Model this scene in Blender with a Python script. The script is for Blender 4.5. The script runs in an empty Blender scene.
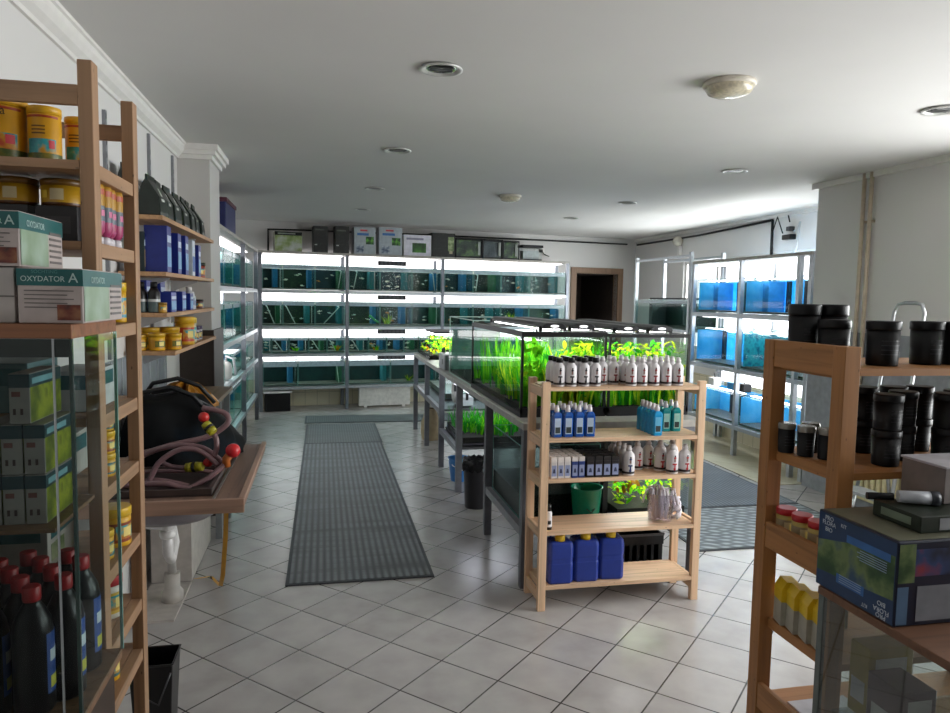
import bpy, math, random
from mathutils import Vector, Matrix
random.seed(7)
PI = math.pi
S = bpy.context.scene
COL = S.collection
CS = {}

# ------------------------------------------------------------------ materials
def lin(h):
    h = h.lstrip('#')
    o = []
    for i in (0, 2, 4):
        c = int(h[i:i+2], 16) / 255
        o.append(c/12.92 if c <= .04045 else ((c+.055)/1.055)**2.4)
    return (*o, 1)

def new_mat(name):
    m = bpy.data.materials.new(name); m.use_nodes = True
    nt = m.node_tree; nt.nodes.clear()
    out = nt.nodes.new('ShaderNodeOutputMaterial')
    return m, nt, out

def N(nt, t, **kw):
    n = nt.nodes.new(t)
    for k, v in kw.items():
        if k.startswith('i_'):
            key = k[2:]
            key = int(key) if key.isdigit() else key.replace('_', ' ')
            n.inputs[key].default_value = v
        else: setattr(n, k, v)
    return n

def ramp(nt, fac, stops):
    r = nt.nodes.new('ShaderNodeValToRGB')
    el = r.color_ramp.elements
    el[0].position, el[0].color = stops[0]
    el[1].position, el[1].color = stops[-1]
    for p, c in stops[1:-1]:
        e = el.new(p); e.color = c
    nt.links.new(fac, r.inputs[0])
    return r.outputs[0]

MC = {}
def P(hexc, rough=.5, metal=0, var=.12, scale=18, spec=.5, coat=0):
    """plain painted / plastic / paper surface with a little tonal variation"""
    key = (hexc, rough, metal, var, scale, spec, coat)
    if key in MC: return MC[key]
    m, nt, out = new_mat('surface_' + hexc.strip('#'))
    b = N(nt, 'ShaderNodeBsdfPrincipled')
    b.inputs['Roughness'].default_value = rough; b.inputs['Metallic'].default_value = metal
    b.inputs['Specular IOR Level'].default_value = spec
    if coat: b.inputs['Coat Weight'].default_value = coat
    tc = N(nt, 'ShaderNodeTexCoord'); no = N(nt, 'ShaderNodeTexNoise'); no.inputs['Scale'].default_value = scale
    nt.links.new(tc.outputs['Object'], no.inputs['Vector'])
    c = lin(hexc)
    lo = tuple(x*(1-var) for x in c[:3]) + (1,); hi = tuple(min(1, x*(1+var)) for x in c[:3]) + (1,)
    nt.links.new(ramp(nt, no.outputs['Fac'], [(.3, lo), (.7, hi)]), b.inputs['Base Color'])
    nt.links.new(b.outputs[0], out.inputs[0])
    MC[key] = m
    return m

def wood(hexc, axis=0, rough=.55):
    key = ('wood', hexc, axis, rough)
    if key in MC: return MC[key]
    m, nt, out = new_mat('pine_' + hexc.strip('#') + 'xyz'[axis])
    b = N(nt, 'ShaderNodeBsdfPrincipled'); b.inputs['Roughness'].default_value = rough
    tc = N(nt, 'ShaderNodeTexCoord'); mp = N(nt, 'ShaderNodeMapping')
    sc = [34, 34, 34]; sc[axis] = 1.6
    mp.inputs['Scale'].default_value = sc
    nt.links.new(tc.outputs['Object'], mp.inputs[0])
    no = N(nt, 'ShaderNodeTexNoise'); no.inputs['Scale'].default_value = 1.2; no.inputs['Detail'].default_value = 4; no.inputs['Distortion'].default_value = .6
    nt.links.new(mp.outputs[0], no.inputs['Vector'])
    c = lin(hexc)
    f = lambda k: tuple(min(1, x*k) for x in c[:3]) + (1,)
    col = ramp(nt, no.outputs['Fac'], [(.28, f(.68)), (.5, f(1)), (.75, f(1.14))])
    # knots
    vo = N(nt, 'ShaderNodeTexVoronoi'); mp2 = N(nt, 'ShaderNodeMapping'); s2 = [7, 7, 7]; s2[axis] = 3.2
    mp2.inputs['Scale'].default_value = s2; nt.links.new(tc.outputs['Object'], mp2.inputs[0]); nt.links.new(mp2.outputs[0], vo.inputs['Vector'])
    kn = ramp(nt, vo.outputs['Distance'], [(.03, (1, 1, 1, 1)), (.10, (0, 0, 0, 1))])
    mx = N(nt, 'ShaderNodeMix'); mx.data_type = 'RGBA'
    nt.links.new(kn, mx.inputs[0]); nt.links.new(col, mx.inputs[6]); mx.inputs[7].default_value = f(.36)
    nt.links.new(mx.outputs[2], b.inputs['Base Color'])
    bp = N(nt, 'ShaderNodeBump'); bp.inputs['Strength'].default_value = .12; bp.inputs['Distance'].default_value = .004
    nt.links.new(no.outputs['Fac'], bp.inputs['Height']); nt.links.new(bp.outputs[0], b.inputs['Normal'])
    nt.links.new(b.outputs[0], out.inputs[0])
    MC[key] = m
    return m

def metal(hexc, rough=.35):
    return P(hexc, rough, .85, .08, 30)

def emis(hexc, strength):
    key = ('em', hexc, strength)
    if key in MC: return MC[key]
    m, nt, out = new_mat('lamp_glow')
    e = N(nt, 'ShaderNodeEmission'); e.inputs[0].default_value = lin(hexc); e.inputs[1].default_value = strength
    nt.links.new(e.outputs[0], out.inputs[0]); MC[key] = m
    return m

def glassy(name, tint, gl=.08, rough=.03):
    key = ('gl', name)
    if key in MC: return MC[key]
    m, nt, out = new_mat(name)
    t = N(nt, 'ShaderNodeBsdfTransparent'); t.inputs[0].default_value = (*tint, 1)
    g = N(nt, 'ShaderNodeBsdfGlossy'); g.inputs['Roughness'].default_value = rough
    lw = N(nt, 'ShaderNodeLayerWeight'); lw.inputs[0].default_value = .25
    mu = N(nt, 'ShaderNodeMath', operation='MULTIPLY_ADD'); mu.inputs[1].default_value = .35 if gl > .06 else .16; mu.inputs[2].default_value = gl*.5
    nt.links.new(lw.outputs['Fresnel'], mu.inputs[0])
    mx = N(nt, 'ShaderNodeMixShader')
    nt.links.new(mu.outputs[0], mx.inputs[0]); nt.links.new(t.outputs[0], mx.inputs[1]); nt.links.new(g.outputs[0], mx.inputs[2])
    nt.links.new(mx.outputs[0], out.inputs[0]); MC[key] = m
    return m

def leafy(hexa, hexb, name):
    key = ('leaf', name)
    if key in MC: return MC[key]
    m, nt, out = new_mat(name)
    tc = N(nt, 'ShaderNodeTexCoord'); no = N(nt, 'ShaderNodeTexNoise'); no.inputs['Scale'].default_value = 9
    nt.links.new(tc.outputs['Object'], no.inputs['Vector'])
    col = ramp(nt, no.outputs['Fac'], [(.36, lin(hexa)), (.62, lin(hexb))])
    d = N(nt, 'ShaderNodeBsdfDiffuse'); t = N(nt, 'ShaderNodeBsdfTranslucent')
    nt.links.new(col, d.inputs[0]); nt.links.new(col, t.inputs[0])
    mx = N(nt, 'ShaderNodeMixShader'); mx.inputs[0].default_value = .5
    nt.links.new(d.outputs[0], mx.inputs[1]); nt.links.new(t.outputs[0], mx.inputs[2]); nt.links.new(mx.outputs[0], out.inputs[0])
    MC[key] = m
    return m

def printed(name, stops, scale=4, detail=3, rough=.4):
    """printed carton picture: blotchy photograph of plants"""
    key = ('print', name)
    if key in MC: return MC[key]
    m, nt, out = new_mat(name)
    b = N(nt, 'ShaderNodeBsdfPrincipled'); b.inputs['Roughness'].default_value = rough; b.inputs['Specular IOR Level'].default_value = .5 if rough < .6 else .15
    tc = N(nt, 'ShaderNodeTexCoord'); no = N(nt, 'ShaderNodeTexNoise'); no.inputs['Scale'].default_value = scale; no.inputs['Detail'].default_value = detail
    nt.links.new(tc.outputs['Object'], no.inputs['Vector'])
    nt.links.new(ramp(nt, no.outputs['Fac'], [(p, lin(c)) for p, c in stops]), b.inputs['Base Color'])
    nt.links.new(b.outputs[0], out.inputs[0]); MC[key] = m
    return m

# ------------------------------------------------------------------ mesh builder
class MB:
    def __init__(s): s.v = []; s.f = []; s.m = []; s.sm = []
    def _add(s, vs, fs, mi=0, smooth=False):
        b = len(s.v); s.v += [tuple(x) for x in vs]
        for f in fs: s.f.append(tuple(b+i for i in f)); s.m.append(mi); s.sm.append(smooth)
        return s
    def box(s, x0, y0, z0, x1, y1, z1, mi=0, M=None):
        vs = [(x, y, z) for z in (z0, z1) for y in (y0, y1) for x in (x0, x1)]
        if M is not None: vs = [M @ Vector(v) for v in vs]
        return s._add(vs, [(0, 2, 3, 1), (4, 5, 7, 6), (0, 1, 5, 4), (2, 6, 7, 3), (0, 4, 6, 2), (1, 3, 7, 5)], mi)
    def quad(s, a, b, c, d, mi=0): return s._add([a, b, c, d], [(0, 1, 2, 3)], mi)
    def poly(s, pts, mi=0): return s._add(pts, [tuple(range(len(pts)))], mi)
    def lathe(s, prof, cx=0, cy=0, z0=0, n=20, sx=1, sy=1, cap=True):
        """prof: (radius, z, material index of the band up to the next ring)"""
        vs = []; fs = []; b = len(s.v)
        for r, z, *_ in prof:
            for k in range(n):
                a = 2*PI*k/n; vs.append((cx+sx*r*math.cos(a), cy+sy*r*math.sin(a), z0+z))
        s.v += vs
        for i in range(len(prof)-1):
            mi = prof[i][2] if len(prof[i]) > 2 else 0
            for k in range(n):
                k2 = (k+1) % n
                s.f.append((b+i*n+k, b+i*n+k2, b+(i+1)*n+k2, b+(i+1)*n+k)); s.m.append(mi); s.sm.append(True)
        if cap:
            s.f.append(tuple(b+k for k in reversed(range(n)))); s.m.append(prof[0][2] if len(prof[0]) > 2 else 0); s.sm.append(False)
            s.f.append(tuple(b+(len(prof)-1)*n+k for k in range(n))); s.m.append(prof[-1][2] if len(prof[-1]) > 2 else 0); s.sm.append(False)
        return s
    def cyl(s, p0, p1, r0, r1=None, n=16, mi=0):
        return s.tube([p0, p1], r0, n, mi, r1)
    def tube(s, pts, r, n=10, mi=0, r1=None, cap=True):
        pts = [Vector(p) for p in pts]; b = len(s.v); L = len(pts)
        up = None
        for i, p in enumerate(pts):
            t = (pts[min(i+1, L-1)] - pts[max(i-1, 0)]).normalized()
            if up is None:
                up = Vector((0, 0, 1)) if abs(t.z) < .9 else Vector((1, 0, 0))
            a = t.cross(up).normalized(); c = a.cross(t).normalized(); up = c
            rr = r if r1 is None else r + (r1-r)*i/(L-1)
            for k in range(n):
                g = 2*PI*k/n; q = p + a*rr*math.cos(g) + c*rr*math.sin(g); s.v.append(tuple(q))
        for i in range(L-1):
            for k in range(n):
                k2 = (k+1) % n
                s.f.append((b+i*n+k, b+i*n+k2, b+(i+1)*n+k2, b+(i+1)*n+k)); s.m.append(mi); s.sm.append(True)
        if cap:
            s.f.append(tuple(b+k for k in reversed(range(n)))); s.m.append(mi); s.sm.append(False)
            s.f.append(tuple(b+(L-1)*n+k for k in range(n))); s.m.append(mi); s.sm.append(False)
        return s
    def prism(s, poly, z0, z1, mi=0, axis='z'):
        n = len(poly)
        T = {'z': lambda u, v, w: (u, v, w), 'x': lambda u, v, w: (w, u, v), 'y': lambda u, v, w: (u, w, v)}[axis]
        vs = [T(u, v, z0) for u, v in poly] + [T(u, v, z1) for u, v in poly]
        fs = [tuple(reversed(range(n))), tuple(range(n, 2*n))] + [(i, (i+1) % n, n+(i+1) % n, n+i) for i in range(n)]
        return s._add(vs, fs, mi)
    def arc(s, r, a0, a1, z0, z1, mi=0, n=6, cx=0, cy=0):
        """patch wrapped on a bottle; angle 0 looks to -Y"""
        vs = []
        for i in range(n+1):
            a = a0 + (a1-a0)*i/n
            x, y = cx + r*math.sin(a), cy - r*math.cos(a)
            vs += [(x, y, z0), (x, y, z1)]
        return s._add(vs, [(2*i, 2*i+2, 2*i+3, 2*i+1) for i in range(n)], mi, True)
    def build(s, name, mats, parent=None, bevel=0, sub=0):
        me = bpy.data.meshes.new(name); me.from_pydata(s.v, [], s.f)
        if not isinstance(mats, (list, tuple)): mats = [mats]
        for m in mats: me.materials.append(m)
        me.polygons.foreach_set('material_index', s.m); me.polygons.foreach_set('use_smooth', s.sm)
        me.update()
        o = bpy.data.objects.new(name, me); COL.objects.link(o)
        if parent is not None: o.parent = parent
        if bevel:
            bm = o.modifiers.new('edge', 'BEVEL'); bm.width = bevel; bm.segments = 2; bm.limit_method = 'ANGLE'
        return o

def tag(o, label=None, cat=None, group=None, kind=None):
    if label: o['label'] = label
    if cat: o['category'] = cat
    if group: o['group'] = group
    if kind: o['kind'] = kind
    return o

def thing(name, label, cat, loc=(0, 0, 0), rz=0, group=None):
    o = bpy.data.objects.new(name, None); o.empty_display_size = .05; COL.objects.link(o)
    o.location = loc; o.rotation_euler = (0, 0, rz)
    return tag(o, label, cat, group)

KIDS = {}
def kids(o): return [c for c in bpy.data.objects if c.parent == o]
def dup(root, loc, label, rz=None, group=None):
    """a copy of a thing, its parts and their sub-parts"""
    if root.name not in KIDS:
        KIDS[root.name] = [(c, kids(c)) for c in kids(root)]
    r = root.copy(); COL.objects.link(r); r.location = loc
    if rz is not None: r.rotation_euler = (0, 0, rz)
    r['label'] = label
    if group: r['group'] = group
    for c, sub in KIDS[root.name]:
        d = c.copy(); COL.objects.link(d); d.parent = r
        for e in sub:
            g = e.copy(); COL.objects.link(g); g.parent = d
    return r

USED = set()
def place(proto, loc, label, rz=None, group=None):
    """the first call moves the prototype itself, later calls copy it"""
    if proto.name not in USED:
        USED.add(proto.name)
        if proto.name not in KIDS: KIDS[proto.name] = [(c, kids(c)) for c in kids(proto)]
        proto.location = loc; proto['label'] = label
        if rz is not None: proto.rotation_euler = (0, 0, rz)
        if group: proto['group'] = group
        return proto
    return dup(proto, loc, label, rz, group)

def struct(name, mb, mats, parent=None):
    o = mb.build(name, mats, parent)
    if parent is None: o['kind'] = 'structure'
    return o

def lettering(text, size, mat, parent, M, name='lettering', sx=1.0):
    """real letters lying on a surface; M places them (x along the line, z out of the surface)"""
    cu = bpy.data.curves.new('letters', 'FONT'); cu.body = text; cu.size = size; cu.align_x = 'CENTER'; cu.align_y = 'CENTER'; cu.space_line = .85
    cu.resolution_u = 3; cu.extrude = .0002
    t = bpy.data.objects.new('letters', cu); COL.objects.link(t)
    dg = bpy.context.evaluated_depsgraph_get(); dg.update()
    me = bpy.data.meshes.new_from_object(t.evaluated_get(dg))
    bpy.data.objects.remove(t); bpy.data.curves.remove(cu)
    me.transform(M @ Matrix.Diagonal((sx, 1, 1, 1))); me.materials.clear(); me.materials.append(mat)
    o = bpy.data.objects.new(name, me); COL.objects.link(o); o.parent = parent
    return o
def FACE(axis, x, y, z, roll=0):
    """placement on a face looking to -y, +x or -x"""
    R = {'-y': Matrix.Rotation(PI/2, 4, 'X'), '+x': Matrix.Rotation(PI/2, 4, 'Z') @ Matrix.Rotation(PI/2, 4, 'X'),
         '-x': Matrix.Rotation(-PI/2, 4, 'Z') @ Matrix.Rotation(PI/2, 4, 'X')}[axis]
    return Matrix.Translation((x, y, z)) @ R @ Matrix.Rotation(roll, 4, 'Z')

ORD = ['first', 'second', 'third', 'fourth', 'fifth', 'sixth', 'seventh', 'eighth', 'ninth', 'tenth', 'eleventh', 'twelfth']

# ------------------------------------------------------------------ camera
YAW, PIT, ROL, F, H = math.radians(12.0), math.radians(4.71), math.radians(1.0), 714.5, 1.65
cy_, sy_, cp_, sp_ = math.cos(YAW), math.sin(YAW), math.cos(PIT), math.sin(PIT)
fw = Vector((sy_*cp_, cy_*cp_, -sp_)); rt = Vector((cy_, -sy_, 0)); up = rt.cross(fw)
c_, s_ = math.cos(ROL), math.sin(ROL)
rt2 = rt*c_ + up*s_; up2 = up*c_ - rt*s_
cam = bpy.data.cameras.new('camera'); co = bpy.data.objects.new('camera', cam); COL.objects.link(co)
co.matrix_world = Matrix(((rt2.x, up2.x, -fw.x, 0), (rt2.y, up2.y, -fw.y, 0), (rt2.z, up2.z, -fw.z, H), (0, 0, 0, 1)))
cam.sensor_fit = 'HORIZONTAL'; cam.sensor_width = 36; cam.lens = F/950*36; cam.clip_start = .05
S.camera = co

# ------------------------------------------------------------------ common materials
GLASS = glassy('clear_glass', (.94, .97, .965), .0)
EDGE = P('#5f8f88', .2, 0, .1)
WATER = glassy('tank_water', (.82, .93, .91), .0)
WHITE = P('#e6e3df', .6, 0, .03); BLACK = P('#09090b', .42, 0, .2, 18, .35); DARK = P('#1b1c1f', .5)
ALU = metal('#9a9fa3', .42); STEEL = metal('#777b82', .45); CHROME = metal('#c9ccd0', .18)
GREYM = P('#74767f', .45, .2); CREAM = P('#cfc8b4', .45)
RED = P('#b51f26', .4); YEL = P('#e0b020', .45); GREEN = P('#2f6b2c', .5); TEAL = P('#14585c', .4)
BLUE = P('#1d2f86', .35)
W_L = '#a58162'   # pine of the darker unit by the entrance
W_C = '#dcb896'
W_R = '#a4703f'

# ------------------------------------------------------------------ room
HC = 2.70
AX = math.radians(8); ca, sa = math.cos(AX), math.sin(AX)
def bw(s, d=0, z=0):
    """point on the back rack's line: s along it, d behind its front"""
    return Vector((.333 + s*ca - d*sa, 10.47 + s*sa + d*ca, z))

def tile_floor():
    m, nt, out = new_mat('floor_tiles')
    geo = N(nt, 'ShaderNodeNewGeometry'); sep = N(nt, 'ShaderNodeSeparateXYZ'); nt.links.new(geo.outputs['Position'], sep.inputs[0])
    ph = math.radians(44.9); ex = (math.cos(ph), -math.sin(ph)); ey = (math.sin(ph), math.cos(ph)); t0 = (-3.20*.3, 10.99*.3)
    def axis(e):
        a = N(nt, 'ShaderNodeMath', operation='MULTIPLY'); a.inputs[1].default_value = e[0]/.3; nt.links.new(sep.outputs[0], a.inputs[0])
        b = N(nt, 'ShaderNodeMath', operation='MULTIPLY_ADD'); b.inputs[1].default_value = e[1]/.3
        nt.links.new(sep.outputs[1], b.inputs[0]); nt.links.new(a.outputs[0], b.inputs[2])
        c = N(nt, 'ShaderNodeMath', operation='ADD'); c.inputs[1].default_value = -(e[0]*t0[0]+e[1]*t0[1])/.3 + 100; nt.links.new(b.outputs[0], c.inputs[0])
        fr = N(nt, 'ShaderNodeMath', operation='FRACT'); nt.links.new(c.outputs[0], fr.inputs[0])
        fl = N(nt, 'ShaderNodeMath', operation='FLOOR'); nt.links.new(c.outputs[0], fl.inputs[0])
        d = N(nt, 'ShaderNodeMath', operation='SUBTRACT'); d.inputs[1].default_value = .5; nt.links.new(fr.outputs[0], d.inputs[0])
        ab = N(nt, 'ShaderNodeMath', operation='ABSOLUTE'); nt.links.new(d.outputs[0], ab.inputs[0])
        return ab.outputs[0], fl.outputs[0]
    (u, fu), (v, fv) = axis(ex), axis(ey)
    mxx = N(nt, 'ShaderNodeMath', operation='MAXIMUM'); nt.links.new(u, mxx.inputs[0]); nt.links.new(v, mxx.inputs[1])
    grout = ramp(nt, mxx.outputs[0], [(.486, (0, 0, 0, 1)), (.492, (1, 1, 1, 1))])
    cmb = N(nt, 'ShaderNodeCombineXYZ'); nt.links.new(fu, cmb.inputs[0]); nt.links.new(fv, cmb.inputs[1])
    wn = N(nt, 'ShaderNodeTexWhiteNoise'); nt.links.new(cmb.outputs[0], wn.inputs['Vector'])
    no = N(nt, 'ShaderNodeTexNoise'); no.inputs['Scale'].default_value = 6; no.inputs['Detail'].default_value = 6; nt.links.new(geo.outputs['Position'], no.inputs['Vector'])
    ad = N(nt, 'ShaderNodeMath', operation='MULTIPLY_ADD'); ad.inputs[1].default_value = .25; nt.links.new(wn.outputs['Value'], ad.inputs[0]); nt.links.new(no.outputs['Fac'], ad.inputs[2])
    col = ramp(nt, ad.outputs[0], [(.2, lin('#9c9795')), (.55, lin('#aeaaa8')), (.85, lin('#b9b5b3'))])
    mx = N(nt, 'ShaderNodeMix'); mx.data_type = 'RGBA'; nt.links.new(grout, mx.inputs[0]); nt.links.new(col, mx.inputs[6]); mx.inputs[7].default_value = lin('#3d3a37')
    b = N(nt, 'ShaderNodeBsdfPrincipled'); nt.links.new(mx.outputs[2], b.inputs['Base Color'])
    rr = ramp(nt, no.outputs['Fac'], [(.2, (.22, .22, .22, 1)), (.8, (.26, .26, .26, 1))]); nt.links.new(rr, b.inputs['Roughness'])
    b.inputs['Specular IOR Level'].default_value = .7
    bp = N(nt, 'ShaderNodeBump'); bp.inputs['Strength'].default_value = .3; bp.inputs['Distance'].default_value = .002; bp.invert = True
    nt.links.new(grout, bp.inputs['Height']); nt.links.new(bp.outputs[0], b.inputs['Normal'])
    nt.links.new(b.outputs[0], out.inputs[0])
    return m

def small_tiles(name, hexc, sx, sz, rough=.25):
    m, nt, out = new_mat(name)
    tc = N(nt, 'ShaderNodeTexCoord'); br = N(nt, 'ShaderNodeTexBrick'); br.offset = 0
    sp = N(nt, 'ShaderNodeSeparateXYZ'); nt.links.new(tc.outputs['Object'], sp.inputs[0])
    ad = N(nt, 'ShaderNodeMath', operation='ADD'); nt.links.new(sp.outputs[0], ad.inputs[0]); nt.links.new(sp.outputs[1], ad.inputs[1])
    cb = N(nt, 'ShaderNodeCombineXYZ'); nt.links.new(ad.outputs[0], cb.inputs[0]); nt.links.new(sp.outputs[2], cb.inputs[1]); nt.links.new(cb.outputs[0], br.inputs['Vector'])
    c = lin(hexc)
    br.inputs['Color1'].default_value = c; br.inputs['Color2'].default_value = tuple(x*.93 for x in c[:3]) + (1,); br.inputs['Mortar'].default_value = tuple(x*.55 for x in c[:3]) + (1,)
    br.inputs['Scale'].default_value = 1; br.inputs['Brick Width'].default_value = sx; br.inputs['Row Height'].default_value = sz; br.inputs['Mortar Size'].default_value = .004
    b = N(nt, 'ShaderNodeBsdfPrincipled'); b.inputs['Roughness'].default_value = rough
    nt.links.new(br.outputs['Color'], b.inputs['Base Color']); nt.links.new(b.outputs[0], out.inputs[0])
    return m

def plaster(hexc, name):
    m, nt, out = new_mat(name)
    b = N(nt, 'ShaderNodeBsdfPrincipled'); b.inputs['Roughness'].default_value = .85; b.inputs['Specular IOR Level'].default_value = .2
    geo = N(nt, 'ShaderNodeNewGeometry'); no = N(nt, 'ShaderNodeTexNoise'); no.inputs['Scale'].default_value = 1.3; no.inputs['Detail'].default_value = 5
    nt.links.new(geo.outputs['Position'], no.inputs['Vector'])
    c = lin(hexc)
    nt.links.new(ramp(nt, no.outputs['Fac'], [(.3, tuple(x*.95 for x in c[:3])+(1,)), (.7, c)]), b.inputs['Base Color'])
    n2 = N(nt, 'ShaderNodeTexNoise'); n2.inputs['Scale'].default_value = 220; nt.links.new(geo.outputs['Position'], n2.inputs['Vector'])
    bp = N(nt, 'ShaderNodeBump'); bp.inputs['Strength'].default_value = .06; bp.inputs['Distance'].default_value = .002; nt.links.new(n2.outputs['Fac'], bp.inputs['Height']); nt.links.new(bp.outputs[0], b.inputs['Normal'])
    nt.links.new(b.outputs[0], out.inputs[0])
    return m
WALLM = plaster('#dddbd9', 'wall_paint'); CEILM = plaster('#dad8d6', 'ceiling_paint')

struct('floor', MB().box(-1.6, -3.1, -.1, 5.6, 14.5, 0), tile_floor())
struct('ceiling', MB().box(-1.6, -3.1, HC, 5.6, 14.5, HC+.1), CEILM)
struct('wall_left', MB().box(-1.17, -3, 0, -1.02, 5.5, HC), WALLM)
b0, b1 = bw(-2.2, .5), bw(5.2, .5)
b0d = bw(-2.2, .65); 
# back wall with the doorway (door between s = 3.94 and s = 4.74)
def wall_seg(mb, s0, s1, z0, z1, t=.12):
    a, b = bw(s0, .5), bw(s1, .5); n = Vector((-sa, ca, 0))*t
    mb.prism([(a.x, a.y), (b.x, b.y), (b.x+n.x, b.y+n.y), (a.x+n.x, a.y+n.y)], z0, z1)
    return mb
mb = MB(); wall_seg(mb, -1.7, 3.94, 0, HC); wall_seg(mb, 4.74, 5.3, 0, HC); wall_seg(mb, 3.94, 4.74, 2.09, HC)
struct('wall_back', mb, WALLM)
struct('wall_recess', MB().box(-1.5, 5.98, 0, -1.36, 10.9, HC), WALLM)
struct('pillar_left', MB().box(-1.5, 5.5, 0, -.80, 5.98, HC), plaster('#c9c6c3', 'pillar_paint'))
# right-hand side: deep wall with window, projecting wall, shop window
def wall_x(name, x0, x1, y0, y1, holes, mat):
    mb = MB(); ys = sorted({y0, y1, *[h[0] for h in holes], *[h[1] for h in holes]})
    for a, b in zip(ys[:-1], ys[1:]):
        hh = [h for h in holes if h[0] <= a and h[1] >= b]
        if hh:
            mb.box(x0, a, 0, x1, b, hh[0][2]); mb.box(x0, a, hh[0][3], x1, b, HC)
        else: mb.box(x0, a, 0, x1, b, HC)
    return struct(name, mb, mat)
wall_x('wall_right', 5.3, 5.42, 5.66, 11.75, [(6.3, 9.95, .95, 2.25)], WALLM)
wall_x('wall_side', 4.28, 4.42, -3, 5.65, [(.2, 3.95, .75, 2.45)], WALLM)
struct('wall_return', MB().box(4.42, 5.53, 0, 5.42, 5.65, HC), WALLM)
struct('wall_rear', MB().box(-1.2, -3.12, 0, 4.5, -3, HC), plaster('#383533', 'rear_darkened'))  # unseen wall, darkened to cut bounce onto the shelf fronts
# dado on the projecting wall
struct('trim_1', MB().box(4.265, 3.98, .0, 4.28, 5.645, 1.42), P('#8b8d92', .4))
CT = small_tiles('cream_tiles', '#d8cfb2', .2, .2)
struct('baseboard_right', MB().box(5.28, 5.66, 0, 5.3, 11.6, .62), CT)
mb = MB(); wall_seg(mb, -1.6, 3.85, 0, .40, .0)
a, b = bw(-1.6, .48), bw(3.85, .48); c2, d2 = bw(3.85, .5), bw(-1.6, .5)
struct('baseboard_back', MB().prism([(a.x, a.y), (b.x, b.y), (c2.x, c2.y), (d2.x, d2.y)], 0, .40), CT)
# crown moulding on the entrance wall and round the pillar
pr = [(-1.02, 2.60), (-1.005, 2.60), (-1.0, 2.615), (-.975, 2.635), (-.96, 2.66), (-.955, 2.68), (-.945, 2.685), (-.945, 2.70), (-1.02, 2.70)]
struct('trim_2', MB().prism(pr, -3, 5.5, 0, 'y'), WHITE)
mb = MB()
for d, z0, z1 in ((.02, 2.60, 2.63), (.045, 2.63, 2.66), (.065, 2.66, 2.70)):
    mb.box(-1.02, 5.5-d, z0, -.80+d, 5.98+d, z1)
struct('trim_3', mb, WHITE)
# thin cornice where the ceiling meets the projecting wall and the deep wall
struct('trim_4', MB().box(4.24, -3, 2.655, 4.28, 5.69, HC).box(5.27, 5.7, 2.66, 5.3, 11.7, HC), WHITE)
# dark board cladding under the pillar
struct('trim_5', MB().box(-1.02, 5.478, 0, -.795, 5.498, 1.38).box(-.80, 5.478, 0, -.782, 5.985, 1.38), P('#3d3531', .5))
# ribbed splash panel behind the sink counter
mb = MB().box(-1.019, 2.3, .84, -1.01, 5.0, 1.31, 0)
for k in range(14): mb.box(-1.01, 2.32+.2*k, .84, -1.004, 2.325+.2*k, 1.31, 1)
struct('trim_7', MB().box(3.90, 5.66, 0, 5.27, 9.5, .006), small_tiles('cream_floor_tiles', '#cfc7ae', .33, .33))
struct('trim_8', MB().box(4.79, 5.66, .006, 4.80, 9.45, .33), CT)
struct('trim_6', mb, [P('#7e858c', .35), P('#c3c8cc', .4)])

# window in the deep wall, behind the blue tanks
def window(name, x, y0, y1, z0, z1, bars, depth=.06):
    e = bpy.data.objects.new(name, None); COL.objects.link(e); e['kind'] = 'structure'; e.location = (x, y0, z0)
    W, Hh = y1-y0, z1-z0; t = .055
    mb = MB().box(0, 0, 0, depth, W, t).box(0, 0, Hh-t, depth, W, Hh).box(0, 0, t, depth, t, Hh-t).box(0, W-t, t, depth, W, Hh-t)
    for k in range(1, bars): mb.box(0, W*k/bars-t/2, t, depth, W*k/bars+t/2, Hh-t)
    mb.build('window_frame', WHITE, e)
    MB().quad((depth/2, t, t), (depth/2, W-t, t), (depth/2, W-t, Hh-t), (depth/2, t, Hh-t)).build('window_pane', GLASS, e)
    MB().box(-.06, -.02, -.03, 0, W+.02, 0).build('window_sill', WHITE, e)
    return e
window('window_1', 5.33, 6.3, 9.95, .95, 2.25, 4)
window('window_2', 4.33, .2, 3.95, .75, 2.45, 3)

# doorway in the back wall with its wooden surround and the dark corridor behind
dr = bpy.data.objects.new('door_1', None); COL.objects.link(dr); dr['kind'] = 'structure'; dr.location = bw(3.94, .5); dr.rotation_euler = (0, 0, AX)
DW = P('#8a6f57', .5)
MB().box(-.10, -.03, 0, 0, .14, 2.09).box(.80, -.03, 0, .90, .14, 2.09).box(-.10, -.03, 2.09, .90, .14, 2.19).build('door_frame', wood('#8c705a', 2), dr, .004)
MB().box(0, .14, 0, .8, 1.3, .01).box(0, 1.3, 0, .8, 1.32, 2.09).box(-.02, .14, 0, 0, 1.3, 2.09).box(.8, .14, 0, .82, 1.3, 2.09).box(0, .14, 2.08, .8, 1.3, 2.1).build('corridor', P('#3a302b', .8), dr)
MB().box(.42, 1.2, 0, .46, 1.28, 2.05).box(.05, 1.24, .3, .42, 1.29, 2.0).build('inner_door', P('#2a211d', .6), dr)

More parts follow.
